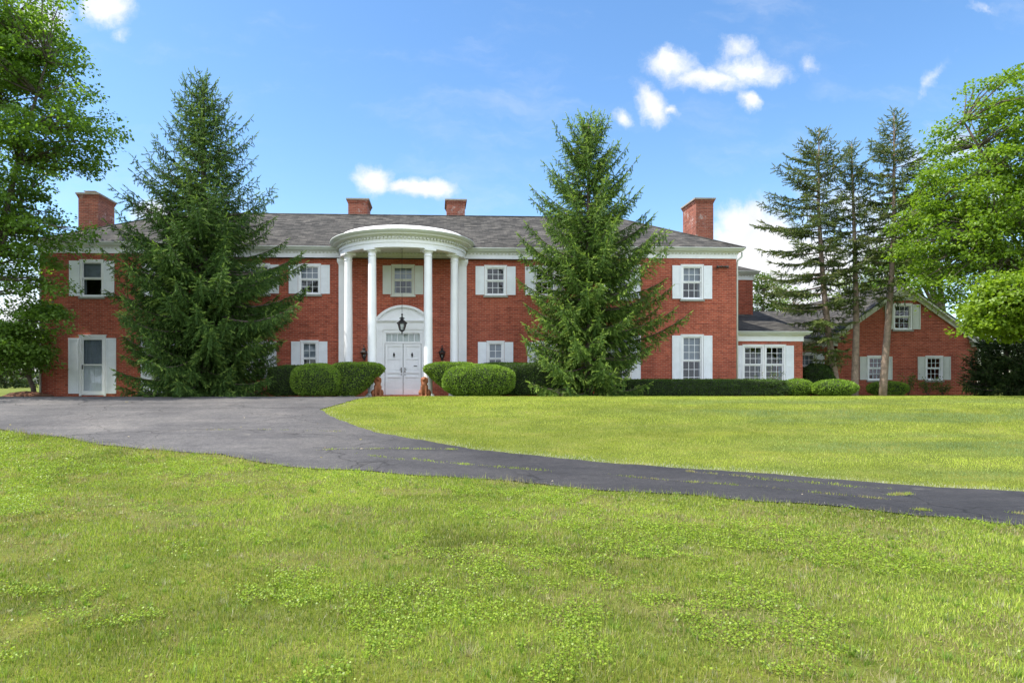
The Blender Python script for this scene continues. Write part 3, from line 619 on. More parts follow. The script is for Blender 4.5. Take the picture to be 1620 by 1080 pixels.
# cornice and gutter swept round the walls
FP = [(XL,YP),(XA,YP),(XA,0),(XB,0),(XB,YP),(XR,YP),(XR,YB),(XL,YB)]
def offs(P, o):
    out = []; n = len(P)
    for i in range(n):
        a, b, c = Vector(P[i-1]), Vector(P[i]), Vector(P[(i+1) % n]); d0 = (b-a).normalized(); d1 = (c-b).normalized()
        out.append((b.x+(d0.y+d1.y)*o, b.y-(d0.x+d1.x)*o))
    return out
def sweep(mb, P, prof, skip=()):
    rings = [[(x, y, z) for x, y in offs(P, o)] for o, z in prof]; n = len(P)
    for k in range(len(rings)-1):
        for i in range(n):
            if i in skip: continue
            j = (i+1) % n; mb.quad(rings[k][i], rings[k][j], rings[k+1][j], rings[k+1][i])
def cornice(P, ztop, parent, skip=(), dent=True, label=None):
    z = ztop; c = MB()
    sweep(c, P, [(0.0, z-.42), (0.035, z-.42), (0.035, z-.40), (0.03, z-.395), (0.03, z-.20), (0.055, z-.19), (0.11, z-.145), (0.14, z-.14), (0.16, z-.125), (0.16, z-.10), (0.02, z-.095)], skip)
    cc = c.build('cornice', M['white'], parent, label=label)
    if dent:
        d = MB(); Q = offs(P, 0.055)
        for i in range(len(P)):
            if i in skip: continue
            a, b = Vector(Q[i]), Vector(Q[(i+1) % len(P)]); L = (b-a).length; dr = (b-a)/L; nrm = Vector((dr.y, -dr.x)); k = int(L/0.15)
            if i not in (0, 1, 2, 3, 4, 5): continue
            for q in range(k):
                m_ = a+dr*((q+.5)*L/k); p0 = m_-dr*.035-nrm*.03; p1 = m_+dr*.035+nrm*.03
                d.box(min(p0.x,p1.x), max(p0.x,p1.x), min(p0.y,p1.y), max(p0.y,p1.y), z-.235, z-.193)
        d.build('dentils', M['offwhite'], cc)
    g = MB(); sweep(g, P, [(0.15, z-.135), (0.20, z-.13), (0.23, z-.085), (0.27, z-.04), (0.285, z-.03), (0.285, z), (0.26, z), (0.25, z-.03), (0.15, z-.03), (0.15, z-.135)], skip)
    g.build('gutter', M['gutter'], parent)
cornice(FP, 6.18, house)
# roof
E = 0.27; ze = 6.165; ry = 3.49; rz = 8.44; hl = 4.27
rf = MB(); x0, x1 = XL-E, XR+E; xl, xr = x0+hl, x1-hl; yp = YP-E; yc_ = -E; yb = YB+E
def quadp(*p): rf.quad(*p)
def zc_(y): return ze+(rz-ze)*(y-yc_)/(ry-yc_)
def zp_(y): return ze+(rz-ze)*(y-yp)/(ry-yp)
XAe, XBe = XA+E, XB-E
zz = zp_(ry-0.001)
ka = (XAe-x0)/hl; kb = (x1-XBe)/hl
quadp((x0,yp,ze),(XAe,yp,ze),(XAe,ry,rz),(xl,ry,rz)); quadp((XBe,yp,ze),(x1,yp,ze),(xr,ry,rz),(XBe,ry,rz)); quadp((XAe,yc_,ze),(XBe,yc_,ze),(XBe,ry,rz),(XAe,ry,rz))
rf.add([(XAe,yp,ze),(XAe,yc_,ze),(XAe,ry,rz)], [(0,1,2)]); rf.add([(XBe,yc_,ze),(XBe,yp,ze),(XBe,ry,rz)], [(0,1,2)])
rf.add([(x0,yb,ze),(x0,yp,ze),(xl,ry,rz)], [(0,1,2)]); rf.add([(x1,yp,ze),(x1,yb,ze),(xr,ry,rz)], [(0,1,2)]); quadp((x1,yb,ze),(x0,yb,ze),(xl,ry,rz),(xr,ry,rz))
# ridge and hip caps
for a_, b_ in (((xl,ry,rz),(xr,ry,rz)), ((x0,yp,ze),(xl,ry,rz)), ((x1,yp,ze),(xr,ry,rz))): rf.tube([Vector(a_)+Vector((0,0,.005)), Vector(b_)+Vector((0,0,.005))], 0.04, 6)
roof = rf.build('roof', M['shingle'], house)
# chimneys
def chimney(x0, x1, y0, y1, zb, zt, caps=1, pots=1, lab=None):
    c = MB(); c.box(x0, x1, y0, y1, zb, zt-.22)
    for i in range(3): e = .02*(i+1); c.box(x0-e, x1+e, y0-e, y1+e, zt-.22+i*.05, zt-.17+i*.05-.001)
    o = c.build('chimney', M['brick_ch'], house, label=lab)
    k = MB(); k.box(x0-.09, x1+.09, y0-.09, y1+.09, zt-.071, zt); k.build('chimney_cap', M['capstone'], o)
    f = MB()
    for i in range(pots):
        yy = y0+(y1-y0)*(i+.5)/pots; xm = (x0+x1)/2
        f.box(xm-.2, xm+.2, yy-.2, yy+.2, zt, zt+.1); f.box(xm-.26, xm+.26, yy-.26, yy+.26, zt+.10, zt+.14)
    f.build('flue_hood', M['capstone'], o)
chimney(-14.80, -13.93, 3.0, 4.5, 0, 9.17, pots=2, lab='red brick chimney on the left gable end')
chimney(-2.76, -1.86, 3.62, 5.0, 8.0, 9.25, lab='left of the two short ridge chimneys')
chimney(1.88, 2.74, 3.62, 5.0, 8.0, 9.27, lab='right of the two short ridge chimneys')
chimney(13.63, 14.47, 3.0, 4.6, 0, 9.30, lab='tall chimney at the right end with white stains')
# downspouts
for x, y_ in ((XL+.06, YP-.05), (XR+.09, YP+.12)):
    d = MB(); t = 1 if x > 0 else -1
    d.tube([(x+.18*(t > 0), y_-.06, 6.05), (x+.17*(t > 0), y_-.05, 5.86), (x+.02, y_, 5.72), (x, y_, 5.5), (x, y_, 0.1)], 0.038, 8); d.build('downspout', M['gutter'], house)
# portico
def ring(mb, prof, n=72): mb.lathe(prof, (0, 0, 0), n, PI, 2*PI, True)
pe = MB()
ring(pe, [(2.28, 5.69), (2.60, 5.69)]); ring(pe, [(2.60, 5.69), (2.60, 5.86)]); ring(pe, [(2.60, 5.86), (2.63, 5.865)]); ring(pe, [(2.63, 5.865), (2.63, 6.07)])
ring(pe, [(2.63, 6.07), (2.70, 6.10), (2.74, 6.13), (2.80, 6.135)]); ring(pe, [(2.80, 6.135), (2.86, 6.14), (2.87, 6.20)]); ring(pe, [(2.28, 6.0), (2.28, 5.69)])
pe.lathe([(0.001, 5.96), (2.30, 5.96)], (0,0,0), 72, PI, 2*PI); pe.lathe([(2.1, 5.955), (2.1, 5.90), (2.29, 5.90)], (0,0,0), 72, PI, 2*PI)
ent = pe.build('portico_entablature', M['white'], house, label='curved white entablature over the columns')
dn = MB(); nd = 58
for i in range(nd):
    t = PI+PI*(i+.5)/nd; c_, s_ = math.cos(t), math.sin(t); q = Vector((-s_, c_)); r0, r1 = 2.62, 2.715
    P = [Vector((c_*r, s_*r))+q*w_ for r, w_ in ((r0,-.042),(r1,-.042),(r1,.042),(r0,.042))]
    dn.add([(p.x, p.y, 6.0) for p in P]+[(p.x, p.y, 6.075) for p in P], [(0,1,2,3),(7,6,5,4),(0,4,5,1),(1,5,6,2),(2,6,7,3),(3,7,4,0)])
dn.build('dentils', M['offwhite'], ent)
gt = MB(); ring(gt, [(2.84, 6.185), (2.90, 6.19), (2.93, 6.23), (2.975, 6.27), (2.985, 6.28), (2.985, 6.305), (2.96, 6.305), (2.94, 6.28), (2.84, 6.28)]); gt.build('portico_gutter', M['gutter'], ent)
pr_ = MB(); pr_.lathe([(2.86, 6.27), (2.82, 6.34), (2.60, 6.47), (2.56, 6.52), (2.50, 6.53), (2.2, 6.60), (1.4, 6.68), (0.001, 6.74)], (0, 0, 0), 72, PI, 2*PI)
pr_.box(-2.5, 2.5, 0.0, 0.5, 6.25, 6.45)
pr_.build('portico_roof', M['membrane'], house, label='low domed white roof of the portico')
RC = 91.5/38
def column_(x, y_):
    c = MB(); c.lathe([(0.168, 0.18), (0.17, 1.8), (0.164, 3.2), (0.150, 5.42)], (x, y_, 0), 28); o = c.build('column', M['white'], house)
    k = MB(); k.lathe([(0.150, 5.40), (0.172, 5.415), (0.172, 5.435), (0.152, 5.44), (0.152, 5.54), (0.165, 5.55), (0.20, 5.595), (0.205, 5.615)], (x, y_, 0), 28)
    th = math.atan2(y_, x); cs, sn = math.cos(th), math.sin(th)
    P = [(x+cs*a-sn*b, y_+sn*a+cs*b) for a, b in ((-.235,-.235),(.235,-.235),(.235,.235),(-.235,.235))]
    k.add([(p[0], p[1], 5.615) for p in P]+[(p[0], p[1], 5.695) for p in P], [(3,2,1,0),(4,5,6,7),(0,1,5,4),(1,2,6,5),(2,3,7,6),(3,0,4,7)]); k.build('capital', M['white'], o)
    b_ = MB(); b_.box(x-.24, x+.24, y_-.24, y_+.24, -.05, .09); b_.lathe([(0.235, .09), (0.24, .12), (0.225, .155), (0.19, .165), (0.168, .19)], (x, y_, 0), 28); b_.build('column_base', M['white'], o)
for a_ in (-61, -26.3, 26.3, 61): column_(RC*math.sin(math.radians(a_)), -RC*math.cos(math.radians(a_)))
for s in (-1, 1):
    p = MB(); xa, xb = sorted((s*2.30, s*2.64)); p.box(xa, xb, -.16, 0.0-.002, 0, 5.46); o = p.build('pilaster', M['white'], house)
    k = MB(); k.box(xa-.02, xb+.02, -.185, -.003, 5.46, 5.5); k.box(xa-.035, xb+.035, -.2, -.004, 5.5, 5.55); k.box(xa-.06, xb+.06, -.225, -.005, 5.55, 5.69); k.build('capital', M['white'], o)
    k = MB(); k.box(xa-.04, xb+.04, -.2, -.003, -.05, .2); k.build('pilaster_base', M['white'], o)
# door surround
ds = MB(); FZ = 2.83
for s in (-1, 1):
    xa, xb = sorted((s*0.84, s*1.12)); ds.box(xa, xb, -.10, -.002, 0, 2.72); ds.box(xa-.015, xb+.015, -.12, -.003, 2.72, 2.83); ds.box(xa-.02, xb+.02, -.115, -.003, 0, .22)
    xa, xb = sorted((s*0.76, s*0.84)); ds.box(xa, xb, -.05, .12, 0, 2.78)
ds.box(-.76, .76, -.048, .12, 2.66, 2.78); ds.box(-.84, .84, -.08, -.002, 2.78, 2.83)
ds.box(-1.14, 1.14, -.09, -.002, 2.83, 3.10); ds.box(-1.2, 1.2, -.15, -.002, 3.10, 3.14); ds.box(-1.22, 1.22, -.19, -.003, 3.14, 3.18)
surr = ds.build('door_surround', M['white'], house)
ar = MB(); R = 1.43; zc = 3.80-R; hmx = 1.19; ah = math.asin(hmx/R); n = 28
def arc(r): return [(r*math.sin(-ah+2*ah*i/n), zc+r*math.cos(-ah+2*ah*i/n)) for i in range(n+1)]
o_, i_ = arc(R), arc(R-.10)
for i in range(n):
    (xa, za), (xb, zb), (xc, zc1), (xd, zd) = o_[i], o_[i+1], i_[i+1], i_[i]
    za, zb, zc1, zd = [max(v, 3.18) for v in (za, zb, zc1, zd)]
    ar.quad((xd,-.16,zd),(xc,-.16,zc1),(xb,-.16,zb),(xa,-.16,za)); ar.quad((xa,-.16,za),(xb,-.16,zb),(xb,-.002,zb),(xa,-.002,za)); ar.quad((xc,-.16,zc1),(xd,-.16,zd),(xd,-.03,zd),(xc,-.03,zc1))
    ar.quad((xd,-.03,3.17),(xc,-.03,3.17),(xc,-.03,zc1),(xd,-.03,zd))
ar.build('arched_pediment', M['white'], house)
tr = MB(); tr.box(-.76, .76, -.03, .06, 2.22, 2.30); tr.box(-.76, -.70, -.02, .05, 2.30, 2.66); tr.box(.70, .76, -.02, .05, 2.30, 2.66); tr.box(-.7, .7, -.018, .05, 2.62, 2.66)
for i in (1, 2, 3, 4, 5): xx = -.7+1.4*i/6; tr.box(xx-.012, xx+.012, 0, .03, 2.30, 2.62)
t_ = tr.build('transom_window', M['white'], house); g = MB(); pleat(g, -.7, .7, .10, 2.28, 2.64, .008); g.build('curtain', M['shutter2'], t_); g = MB(); g.quad((-.7,.015,2.3),(.7,.015,2.3),(.7,.015,2.62),(-.7,.015,2.62)); g.build('pane', M['glass'], t_)
for s in (-1, 1):
    d = MB(); xa, xb = (-.74, -.012) if s < 0 else (.012, .74); y0, y1 = 0.0, .05; d.box(xa, xb, y0+.034, y1+.03, .09, 2.21)
    q = .1; d.box(xa, xa+q, y0-.012, y0+.036, .09, 2.21); d.box(xb-q, xb, y0-.012, y0+.036, .09, 2.21)
    for za, zb in ((.09,.34),(.98,1.06),(1.56,1.62),(2.10,2.21),(.80,.86)): d.box(xa+q, xb-q, y0-.010, y0+.036, za, zb)
    for za, zb in ((.38,.76),(1.10,1.52),(1.66,2.06)):
        mid = (xa+xb)/2
        for pa, pb in ((xa+q+.03, mid-.02), (mid+.02, xb-q-.03)): d.box(pa, pb, y0+.014, y0+.036, za+.01, zb-.01)
    dr = d.build('front_door', M['white'], house, label='left leaf of the white double front door' if s < 0 else 'right leaf of the white double front door, with the mail slot')
    k = MB(); xk = -s*-.0+s*.075; k.box(xk-.02, xk+.02, -.03, -.006, 1.0, 1.22); k.tube([(xk,-.03,1.14),(xk,-.07,1.14),(xk+s*.07,-.07,1.13)], .012, 6); k.lathe([(.001,-.02),(.02,-.015),(.02,.015),(.001,.02)], (xk,-.03,.93), 8); k.build('handle', M['brass'], dr)
    k = MB(); xk = (xa+xb)/2; k.add([(xk,-.02,1.86),(xk-.045,-.02,1.75),(xk,-.02,1.62),(xk+.045,-.02,1.75),(xk,-.045,1.75),(xk,.0,1.86),(xk-.045,.0,1.75),(xk,.0,1.62),(xk+.045,.0,1.75)], [(0,1,4),(1,2,4),(2,3,4),(3,0,4),(0,5,6,1),(1,6,7,2),(2,7,8,3),(3,8,5,0)]); k.tube([(xk-.02,-.04,1.7),(xk,-.05,1.66),(xk+.02,-.04,1.7)], .008, 6); k.build('knocker', M['iron'], dr)
    if s > 0: k = MB(); k.box(.44, .58, -.012, -.003, 1.27, 1.30); k.build('mail_slot', M['iron'], dr)
st = MB(); st.box(-1.12, 1.12, -.32, -.001, -.1, .085); st.box(-1.12, 1.12, -.33, -.32, -.1, .06); st.build('doorstep', M['brick'], house, label='low brick doorstep')
# lanterns
def lantern_parts(root, s, hang=0):
    ir = MB(); n = 6
    ir.lathe([(0.001,.50),(.018,.50),(.03,.47),(.012,.44),(.02,.41),(.075,.375),(.08,.36),(.04,.35),(.05,.33),(.135,.25),(.15,.235),(.15,.22),(.001,.22)], (0,0,0), n, smooth=False)
    ir.lathe([(.001,-.02),(.02,-.015),(.03,.0),(.06,.01),(.075,.03),(.075,.045),(.001,.045)], (0,0,0), n, smooth=False); ir.lathe([(.001,-.075),(.016,-.06),(.02,-.04),(.01,-.02)], (0,0,0), n)
    for k in range(n):
        t = 2*PI*k/n; ir.tube([(.075*math.cos(t), .075*math.sin(t), .04), (.125*math.cos(t), .125*math.sin(t), .225)], .007, 4)
    ir.v = [(x*s, y*s, z*s) for x, y, z in ir.v]; ir.build('lantern_frame', M['iron'], root)
    g = MB(); g.lathe([(.07,.045),(.118,.22)], (0,0,0), n, smooth=False); g.v = [(x*s, y*s, z*s) for x, y, z in g.v]; g.build('lantern_glass', M['glass'], root)
    c = MB(); c.tube([(0,0,.045),(0,0,.15)], .014, 8); c.v = [(x*s, y*s, z*s) for x, y, z in c.v]; c.build('candle', M['offwhite'], root)
for x, l_ in ((-1.60, 'black wall lantern on the brick left of the front door'), (1.62, 'black wall lantern on the brick right of the front door')):
    r = empty('wall_lantern', (x, -.2, 1.60), label=l_, cat='lantern', group='wall lanterns beside the front door'); lantern_parts(r, 1.05)
    b_ = MB(); b_.box(-.05, .05, .165, .2-.002, -.08, .2); b_.tube([(0,.18,.0),(0,.12,-.1),(0,.03,-.1),(0,0,-.06)], .012, 6); b_.build('bracket', M['iron'], r)
r = empty('hanging_lantern', (0.02, -1.2, 2.62), label='large black lantern hanging on a chain in front of the door', cat='lantern'); lantern_parts(r, 1.42)
ch = MB(); ch.tube([(0,0,.70),(0,0,3.34)], .008, 6); ch.lathe([(.001,3.34),(.07,3.33),(.06,3.29),(.001,3.28)], (0,0,0), 10); ch.build('chain', M['iron'], r)
for z in np.arange(.8, 3.3, .09): pass
# twin floodlights
def flood(x, y_, z, m_, lab):
    r = empty('floodlight', (x, y_, z), label=lab, cat='light'); b_ = MB(); b_.lathe([(.001,0),(.05,0),(.05,.03),(.001,.03)], (0,0,0), 12); b_.v = [(x_, -z_, y__) for x_, y__, z_ in b_.v]; b_.build('mount', M[m_], r)
    for s in (-1, 1):
        h = MB(); c0 = Vector((s*.05, -.05, 0)); c1 = Vector((s*.17, -.13, -.02)); c2 = Vector((s*.23, -.18, -.04)); h.tube([c0*.4, c0, c1, c2], [.018, .025, .05, .062], 10); h.build('lamp_head', M[m_], r)
flood(*at(1141, 422, YP-.001), 'brass', 'twin floodlight high on the brick at the right corner of the main house'); 
# back block
BX0, BX1, BY0, BY1 = 11.0, 17.38, 5.0, 12.0
bb = MB(); bb.box(BX0, BX1, BY0, BY1, -.2, 5.82); bb.build('wall', M['brick'], house, label='brick wall of the rear block set back at the right')
cornice([(BX0,BY0),(BX1,BY0),(BX1,BY1),(BX0,BY1)], 6.20, house, label='cornice of the rear block')
br = MB(); e = .27; a0, a1, c0, c1 = BX0-e, BX1+e, BY0-e, BY1+e; hw = (a1-a0)/2; zr = 6.185+.5*hw; xm = (a0+a1)/2
br.add([(a0,c0,6.185),(a1,c0,6.185),(xm,c0+hw,zr)], [(0,1,2)]); br.quad((a1,c0,6.185),(a1,c1,6.185),(xm,c1-hw,zr),(xm,c0+hw,zr)); br.quad((a0,c1,6.185),(a0,c0,6.185),(xm,c0+hw,zr),(xm,c1-hw,zr)); br.add([(a1,c1,6.185),(a0,c1,6.185),(xm,c1-hw,zr)], [(0,1,2)])
br.build('roof', M['shingle'], house, label='roof of the rear block')
# low wing
WX1 = 17.52; wy = 0.8; lw = MB()
wop = [(14.83, 15.74, .5, 2.20), (15.80, 16.71, .5, 2.20)]
wall_sheet(lw, XR, WX1, -.2, 2.52, wy, wop); lw.quad((WX1,wy,-.2),(WX1,7,-.2),(WX1,7,2.52),(WX1,wy,2.52)); iw = MB(); iw.quad((XR,3,0),(WX1,3,0),(WX1,3,2.5),(XR,3,2.5)); iw.build('interior_wall', M['room'], house)
lw.build('wall', M['brick'], house, label='brick wall of the low wing right of the main block')
window(15.285, .475, .47, 2.24, wy, 3, 3, .37, 'w', house, lab='left of the paired low wing windows', right=False, louvre=True); window(16.255, .475, .47, 2.24, wy, 3, 3, .37, 'w', house, lab='right of the paired low wing windows', left=False, louvre=True)
cornice([(XR,wy),(WX1,wy),(WX1,5),(XR,5)], 2.83, house, skip=(2, 3), dent=False, label='cornice of the low wing')
wr = MB(); P0, P1, P2, P3 = (XR,wy-.27,2.815), (WX1+.27,wy-.27,2.815), (17.3,5.0,4.04), (XR,5.0,4.04)
wr.quad(P0, P1, P2, P3); wr.add([P1, (WX1+.27,5.0,3.55), P2], [(0,1,2)]); wr.build('roof', M['shingle'], house, label='low shingle roof of the wing')
# connector
CY = 3.0; X0c, X1c = WX1-.02, 20.5; cn = MB()
wall_sheet(cn, X0c, X1c, -.2, 2.36, CY, [(18.62, 19.42, .8, 1.98)]); iw = MB(); iw.quad((X0c,CY+2,0),(X1c,CY+2,0),(X1c,CY+2,2.4),(X0c,CY+2,2.4)); iw.build('interior_wall', M['room'], house)
cn.build('wall', M['brick'], house, label='brick wall of the connecting passage')
window(19.02, .42, .78, 2.0, CY, 3, 2, .40, 'a', house, lab='window of the connecting passage')
cb = MB(); cb.box(X0c+.02, X1c, CY-.04, CY-.002, 2.34, 2.52); cb.box(X0c+.02, X1c, CY-.10, CY-.003, 2.52, 2.56); cb.build('cornice', M['offwhite'], house, label='cornice of the connecting passage')
cb = MB(); cb.box(X0c+.02, X1c, CY-.24, CY-.1, 2.55, 2.66); cb.build('gutter', M['gutter'], house)
cr_ = MB(); cr_.quad((X0c-.0,CY-.22,2.655),(X1c+.2,CY-.22,2.655),(X1c+4,7.2,4.46),(X0c-1.2,7.2,4.46)); cr_.quad((X1c+4,7.2,4.46),(X1c+.2,11.5,2.65),(X0c-1,11.5,2.65),(X0c-1.2,7.2,4.46)); cr_.build('roof', M['shingle'], house, label='roof of the connecting passage')
# garage wing with front gable
GX0, GX1, GY, gm = 20.04, 27.42, 3.0, 23.76; ez = 2.66; az = 5.22; GW = [(22.38, .41, .70, 1.86, GY, 3, 2, .39, 'n'), (25.26, .42, .70, 1.86, GY, 3, 2, .39, 'n'), (23.70, .46, 3.12, 4.36, GY, 3, 2, .41, 'n')]
gw = MB(); wall_sheet(gw, GX0, GX1, -.2, ez, GY, ops_of(GW[:2], GY)); sl = (az-ez)/(gm-GX0)
# gable triangle with the upper window hole, in vertical strips
hx0, hx1, hz0, hz1 = ops_of(GW[2:], GY)[0]
def gzt(x): return az-sl*abs(x-gm)
def strip(a, b, za, zb0, zb1): gw.quad((a,GY,za),(b,GY,za),(b,GY,zb1),(a,GY,zb0))
strip(GX0, hx0, ez, gzt(GX0), gzt(hx0)); strip(hx0, gm, hz1, gzt(hx0), gzt(gm)); strip(gm, hx1, hz1, gzt(gm), gzt(hx1)); gw.quad((hx0,GY,ez),(hx1,GY,ez),(hx1,GY,hz0),(hx0,GY,hz0)); strip(hx1, GX1, ez, gzt(hx1), gzt(GX1))
for xx, s in ((hx0, 1), (hx1, -1)): gw.quad((xx,GY,hz0),(xx,GY+.2,hz0),(xx,GY+.2,hz1),(xx,GY,hz1))
gw.quad((hx0,GY,hz1),(hx1,GY,hz1),(hx1,GY+.2,hz1),(hx0,GY+.2,hz1)); gw.quad((hx0,GY,hz0),(hx1,GY,hz0),(hx1,GY+.2,hz0),(hx0,GY+.2,hz0))
for xx in (GX0, GX1): gw.quad((xx,GY,-.2),(xx,13,-.2),(xx,13,ez+.1),(xx,GY,ez+.1))
gw.quad((GX0+.02,GY+2.5,-.2),(GX1-.02,GY+2.5,-.2),(GX1-.02,GY+2.5,ez-.02),(gm,GY+2.5,az-.2),(GX0+.02,GY+2.5,ez-.02))
gw.build('wall', M['brick'], house, label='brick gable wall of the garage wing at the far right')
for i, g_ in enumerate(GW): window(*g_, house, lab=('lower left window of the gable', 'lower right window of the gable', 'upper window in the gable')[i], fm='offwhite' if 0 else 'white', sm='shutter2')
gr = MB(); ov = .33; t = .05
def slope(s):
    xe = gm+s*(gm-GX0+ov); zb = az+.1-sl*(gm-GX0+ov); y0, y1 = GY-.22, 13.2
    a_, b_, c_, d_ = (xe,y0,zb),(xe,y1,zb),(gm,y1,az+.1),(gm,y0,az+.1)
    if s < 0: gr.quad(d_, c_, b_, a_)
    else: gr.quad(a_, b_, c_, d_)
    gr.quad((xe,y0,zb-t),(xe,y1,zb-t),(gm,y1,az+.1-t),(gm,y0,az+.1-t)); gr.quad((xe,y0,zb-t),(gm,y0,az+.1-t),(gm,y0,az+.1),(xe,y0,zb)); gr.quad((xe,y0,zb-t),(xe,y1,zb-t),(xe,y1,zb),(xe,y0,zb))
slope(-1); slope(1); gr.tube([(gm,GY-.22,az+.11),(gm,13.2,az+.11)], .04, 6); gr.build('roof', M['shingle'], house, label='steep gable roof of the garage wing')
rk = MB()
for s in (-1, 1):
    xe = gm+s*(gm-GX0+.30)
    for (o1, o2, ya, yb2) in ((-.055, -.16, GY-.2, GY-.002), (-.16, -.36, GY-.07, GY-.003)):
        def zz_(x, o): return az+.1-sl*abs(x-gm)+o
        rk.add([(xe,ya,zz_(xe,o1)),(gm,ya,zz_(gm,o1)),(gm,ya,zz_(gm,o2)),(xe,ya,zz_(xe,o2)),(xe,yb2,zz_(xe,o1)),(gm,yb2,zz_(gm,o1)),(gm,yb2,zz_(gm,o2)),(xe,yb2,zz_(xe,o2))], [(0,1,2,3),(3,2,6,7),(0,3,7,4),(1,0,4,5)])
    xq = sorted((xe, gm+s*(gm-GX0-.45))); rk.box(xq[0], xq[1], GY-.24, GY-.004, ez-.17, ez-.02); rk.box(xq[0]+.1, xq[1]-.06, GY-.06, GY-.005, ez-.32, ez-.17)
rk.build('rake_board', M['offwhite'], house)
ln_ = MB(); hw_ = .78; zb = 4.60; zt_ = zb+hw_*sl*.9
ln_.prism([(gm-hw_, zb-.06), (gm+hw_, zb-.06), (gm+hw_, zb), (gm, zt_), (gm-hw_, zb)], GY-.03, GY-.006)
for i in range(6):
    z = zb+.02+i*.085; w_ = (zt_-z)/(zt_-zb)*hw_-.05
    if w_ > .05: ln_.add([(gm-w_,GY-.03,z+.05),(gm+w_,GY-.03,z+.05),(gm+w_,GY-.065,z),(gm-w_,GY-.065,z)], [(3,2,1,0)]); ln_.add([(gm-w_,GY-.03,z-.001),(gm+w_,GY-.03,z-.001),(gm+w_,GY-.065,z),(gm-w_,GY-.065,z)], [(0,1,2,3)])
ln_.build('gable_louvre', M['offwhite'], house)
flood(gm-.05, GY-.25, 5.1, 'white', 'white twin floodlight under the peak of the garage gable')

# ------------------------------------------------------------------ vegetation
def shape_core(fn, nu=40, nv=18):
    """closed grid mesh from unit sphere directions through fn"""
    V = []; Fc = []
    for j in range(nv+1):
        ph = -PI/2+PI*j/nv
        for i in range(nu):
            th = 2*PI*i/nu; V.append((math.cos(ph)*math.cos(th), math.cos(ph)*math.sin(th), math.sin(ph)))
    for j in range(nv):
        for i in range(nu): a = j*nu+i; b = j*nu+(i+1) % nu; Fc.append((a, b, b+nu, a+nu))
    return fn(np.array(V)), np.array(Fc)
def supersphere(V, e): 
    s = (np.abs(V)**e).sum(1)**(1/e); return V/s[:, None]
def sample_surface(V, Fc, n, r):
    T = np.concatenate([Fc[:, [0,1,2]], Fc[:, [0,2,3]]]); a, b, c = V[T[:,0]], V[T[:,1]], V[T[:,2]]
    cr = np.cross(b-a, c-a); ar = np.linalg.norm(cr, axis=1); p = ar/ar.sum(); k = r.choice(len(T), n, p=p)
    u = r.random(n); v = r.random(n); f = u+v > 1; u[f] = 1-u[f]; v[f] = 1-v[f]
    return a[k]+(b[k]-a[k])*u[:, None]+(c[k]-a[k])*v[:, None], cr[k]/(ar[k][:, None]+1e-12)
LV = np.array([(0,0,0),(.5,.22,.05),(1,0,0),(.5,-.22,.05)]); LF = np.array([[0,1,2,3]])
def bush(name, cx, cy, rx, ry_, h, e, label, group=None, cA=(.035,.075,.012), cB=(.11,.19,.03), dens=1500, leaf=.055, seed=0, cat='bush', taper=None, lump=.05, z0=None, rz=0, bx=None):
    r = np.random.default_rng(seed); base = gz(cx, cy) if z0 is None else z0
    def fn(U):
        P = supersphere(U, e)*np.array([rx, ry_, h/2]); 
        q = 1+lump*(vnoise(U[:,0]*3+P[:,0]*2.2, U[:,1]*3+U[:,2]*2.5+P[:,1], .9, seed)-.5)*2
        P[:, :2] *= q[:, None]; P[:,2] = P[:,2]*(1+.5*(q-1))+h/2
        if taper: 
            k = 1-taper*np.clip(1-P[:,2]/h/0.8, 0, 1); P[:,0] = bx*rx + (P[:,0]-bx*rx)*k if bx else P[:,0]*k
        P[:,2] = np.maximum(P[:,2], 0.03)
        return P
    nu = 40 if rx < 2 else 120
    V, Fc = shape_core(fn, nu, 22); root = empty(name, (cx, cy, base), rz, label=label, cat=cat, group=group)
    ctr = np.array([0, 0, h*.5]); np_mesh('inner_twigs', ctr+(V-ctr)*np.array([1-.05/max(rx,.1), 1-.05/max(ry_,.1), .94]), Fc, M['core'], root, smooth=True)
    area = 2*PI*(rx*ry_)+2*(rx+ry_)*h*1.4; n = int(area*dens)
    P, Nn = sample_surface(V, Fc, n, r); k = P[:,2] > .045; P, Nn = P[k], Nn[k]; n = len(P)
    if (Nn*(P-ctr)).sum() < 0: Nn = -Nn
    D = Nn+r.normal(0, .55, (n, 3))+np.array([0, 0, .25]); P = P-Nn*r.random(n)[:, None]*.05-.4*leaf*D/np.linalg.norm(D, axis=1, keepdims=True)
    t = np.clip(r.random(n)*.6+.4*vnoise(P[:,0]*3, P[:,2]*3+P[:,1]*3, .5, seed+1), 0, 1)[:, None]
    V2, F2, C2 = stamp(LV, LF, P, frames(D), leaf*r.uniform(.6, 1.4, n), np.array(cA)*(1-t)+np.array(cB)*t)
    np_mesh('foliage', V2, F2, M['yew'], root, colr=C2)
    return root
HG = 'clipped yew hedges along the house front'; RG = 'clipped round yew bushes'
BR2 = dict(cA=(.10,.19,.02), cB=(.28,.42,.05))
def bpx(name, xa, xb, ytop, yw, ry_, e, label, **k):
    a = at(xa, 600, yw); b = at(xb, 600, yw); cx = (a[0]+b[0])/2; top = at((xa+xb)/2, ytop, yw)[2]; base = gz(cx, yw)
    return bush(name, cx, yw, (b[0]-a[0])/2, ry_, top-base, e, label, **k)
BR = dict(cA=(.085,.165,.018), cB=(.27,.40,.045))
bpx('hedge', 425, 548, 578, -2.35, .62, 5, 'dark clipped hedge behind the round bush left of the portico', group=HG, seed=1, cat='hedge')
bpx('round_bush', 462, 543, 575, -3.15, .95, 2.7, 'large round clipped bush left of the front door', group=RG, seed=2, **BR2)
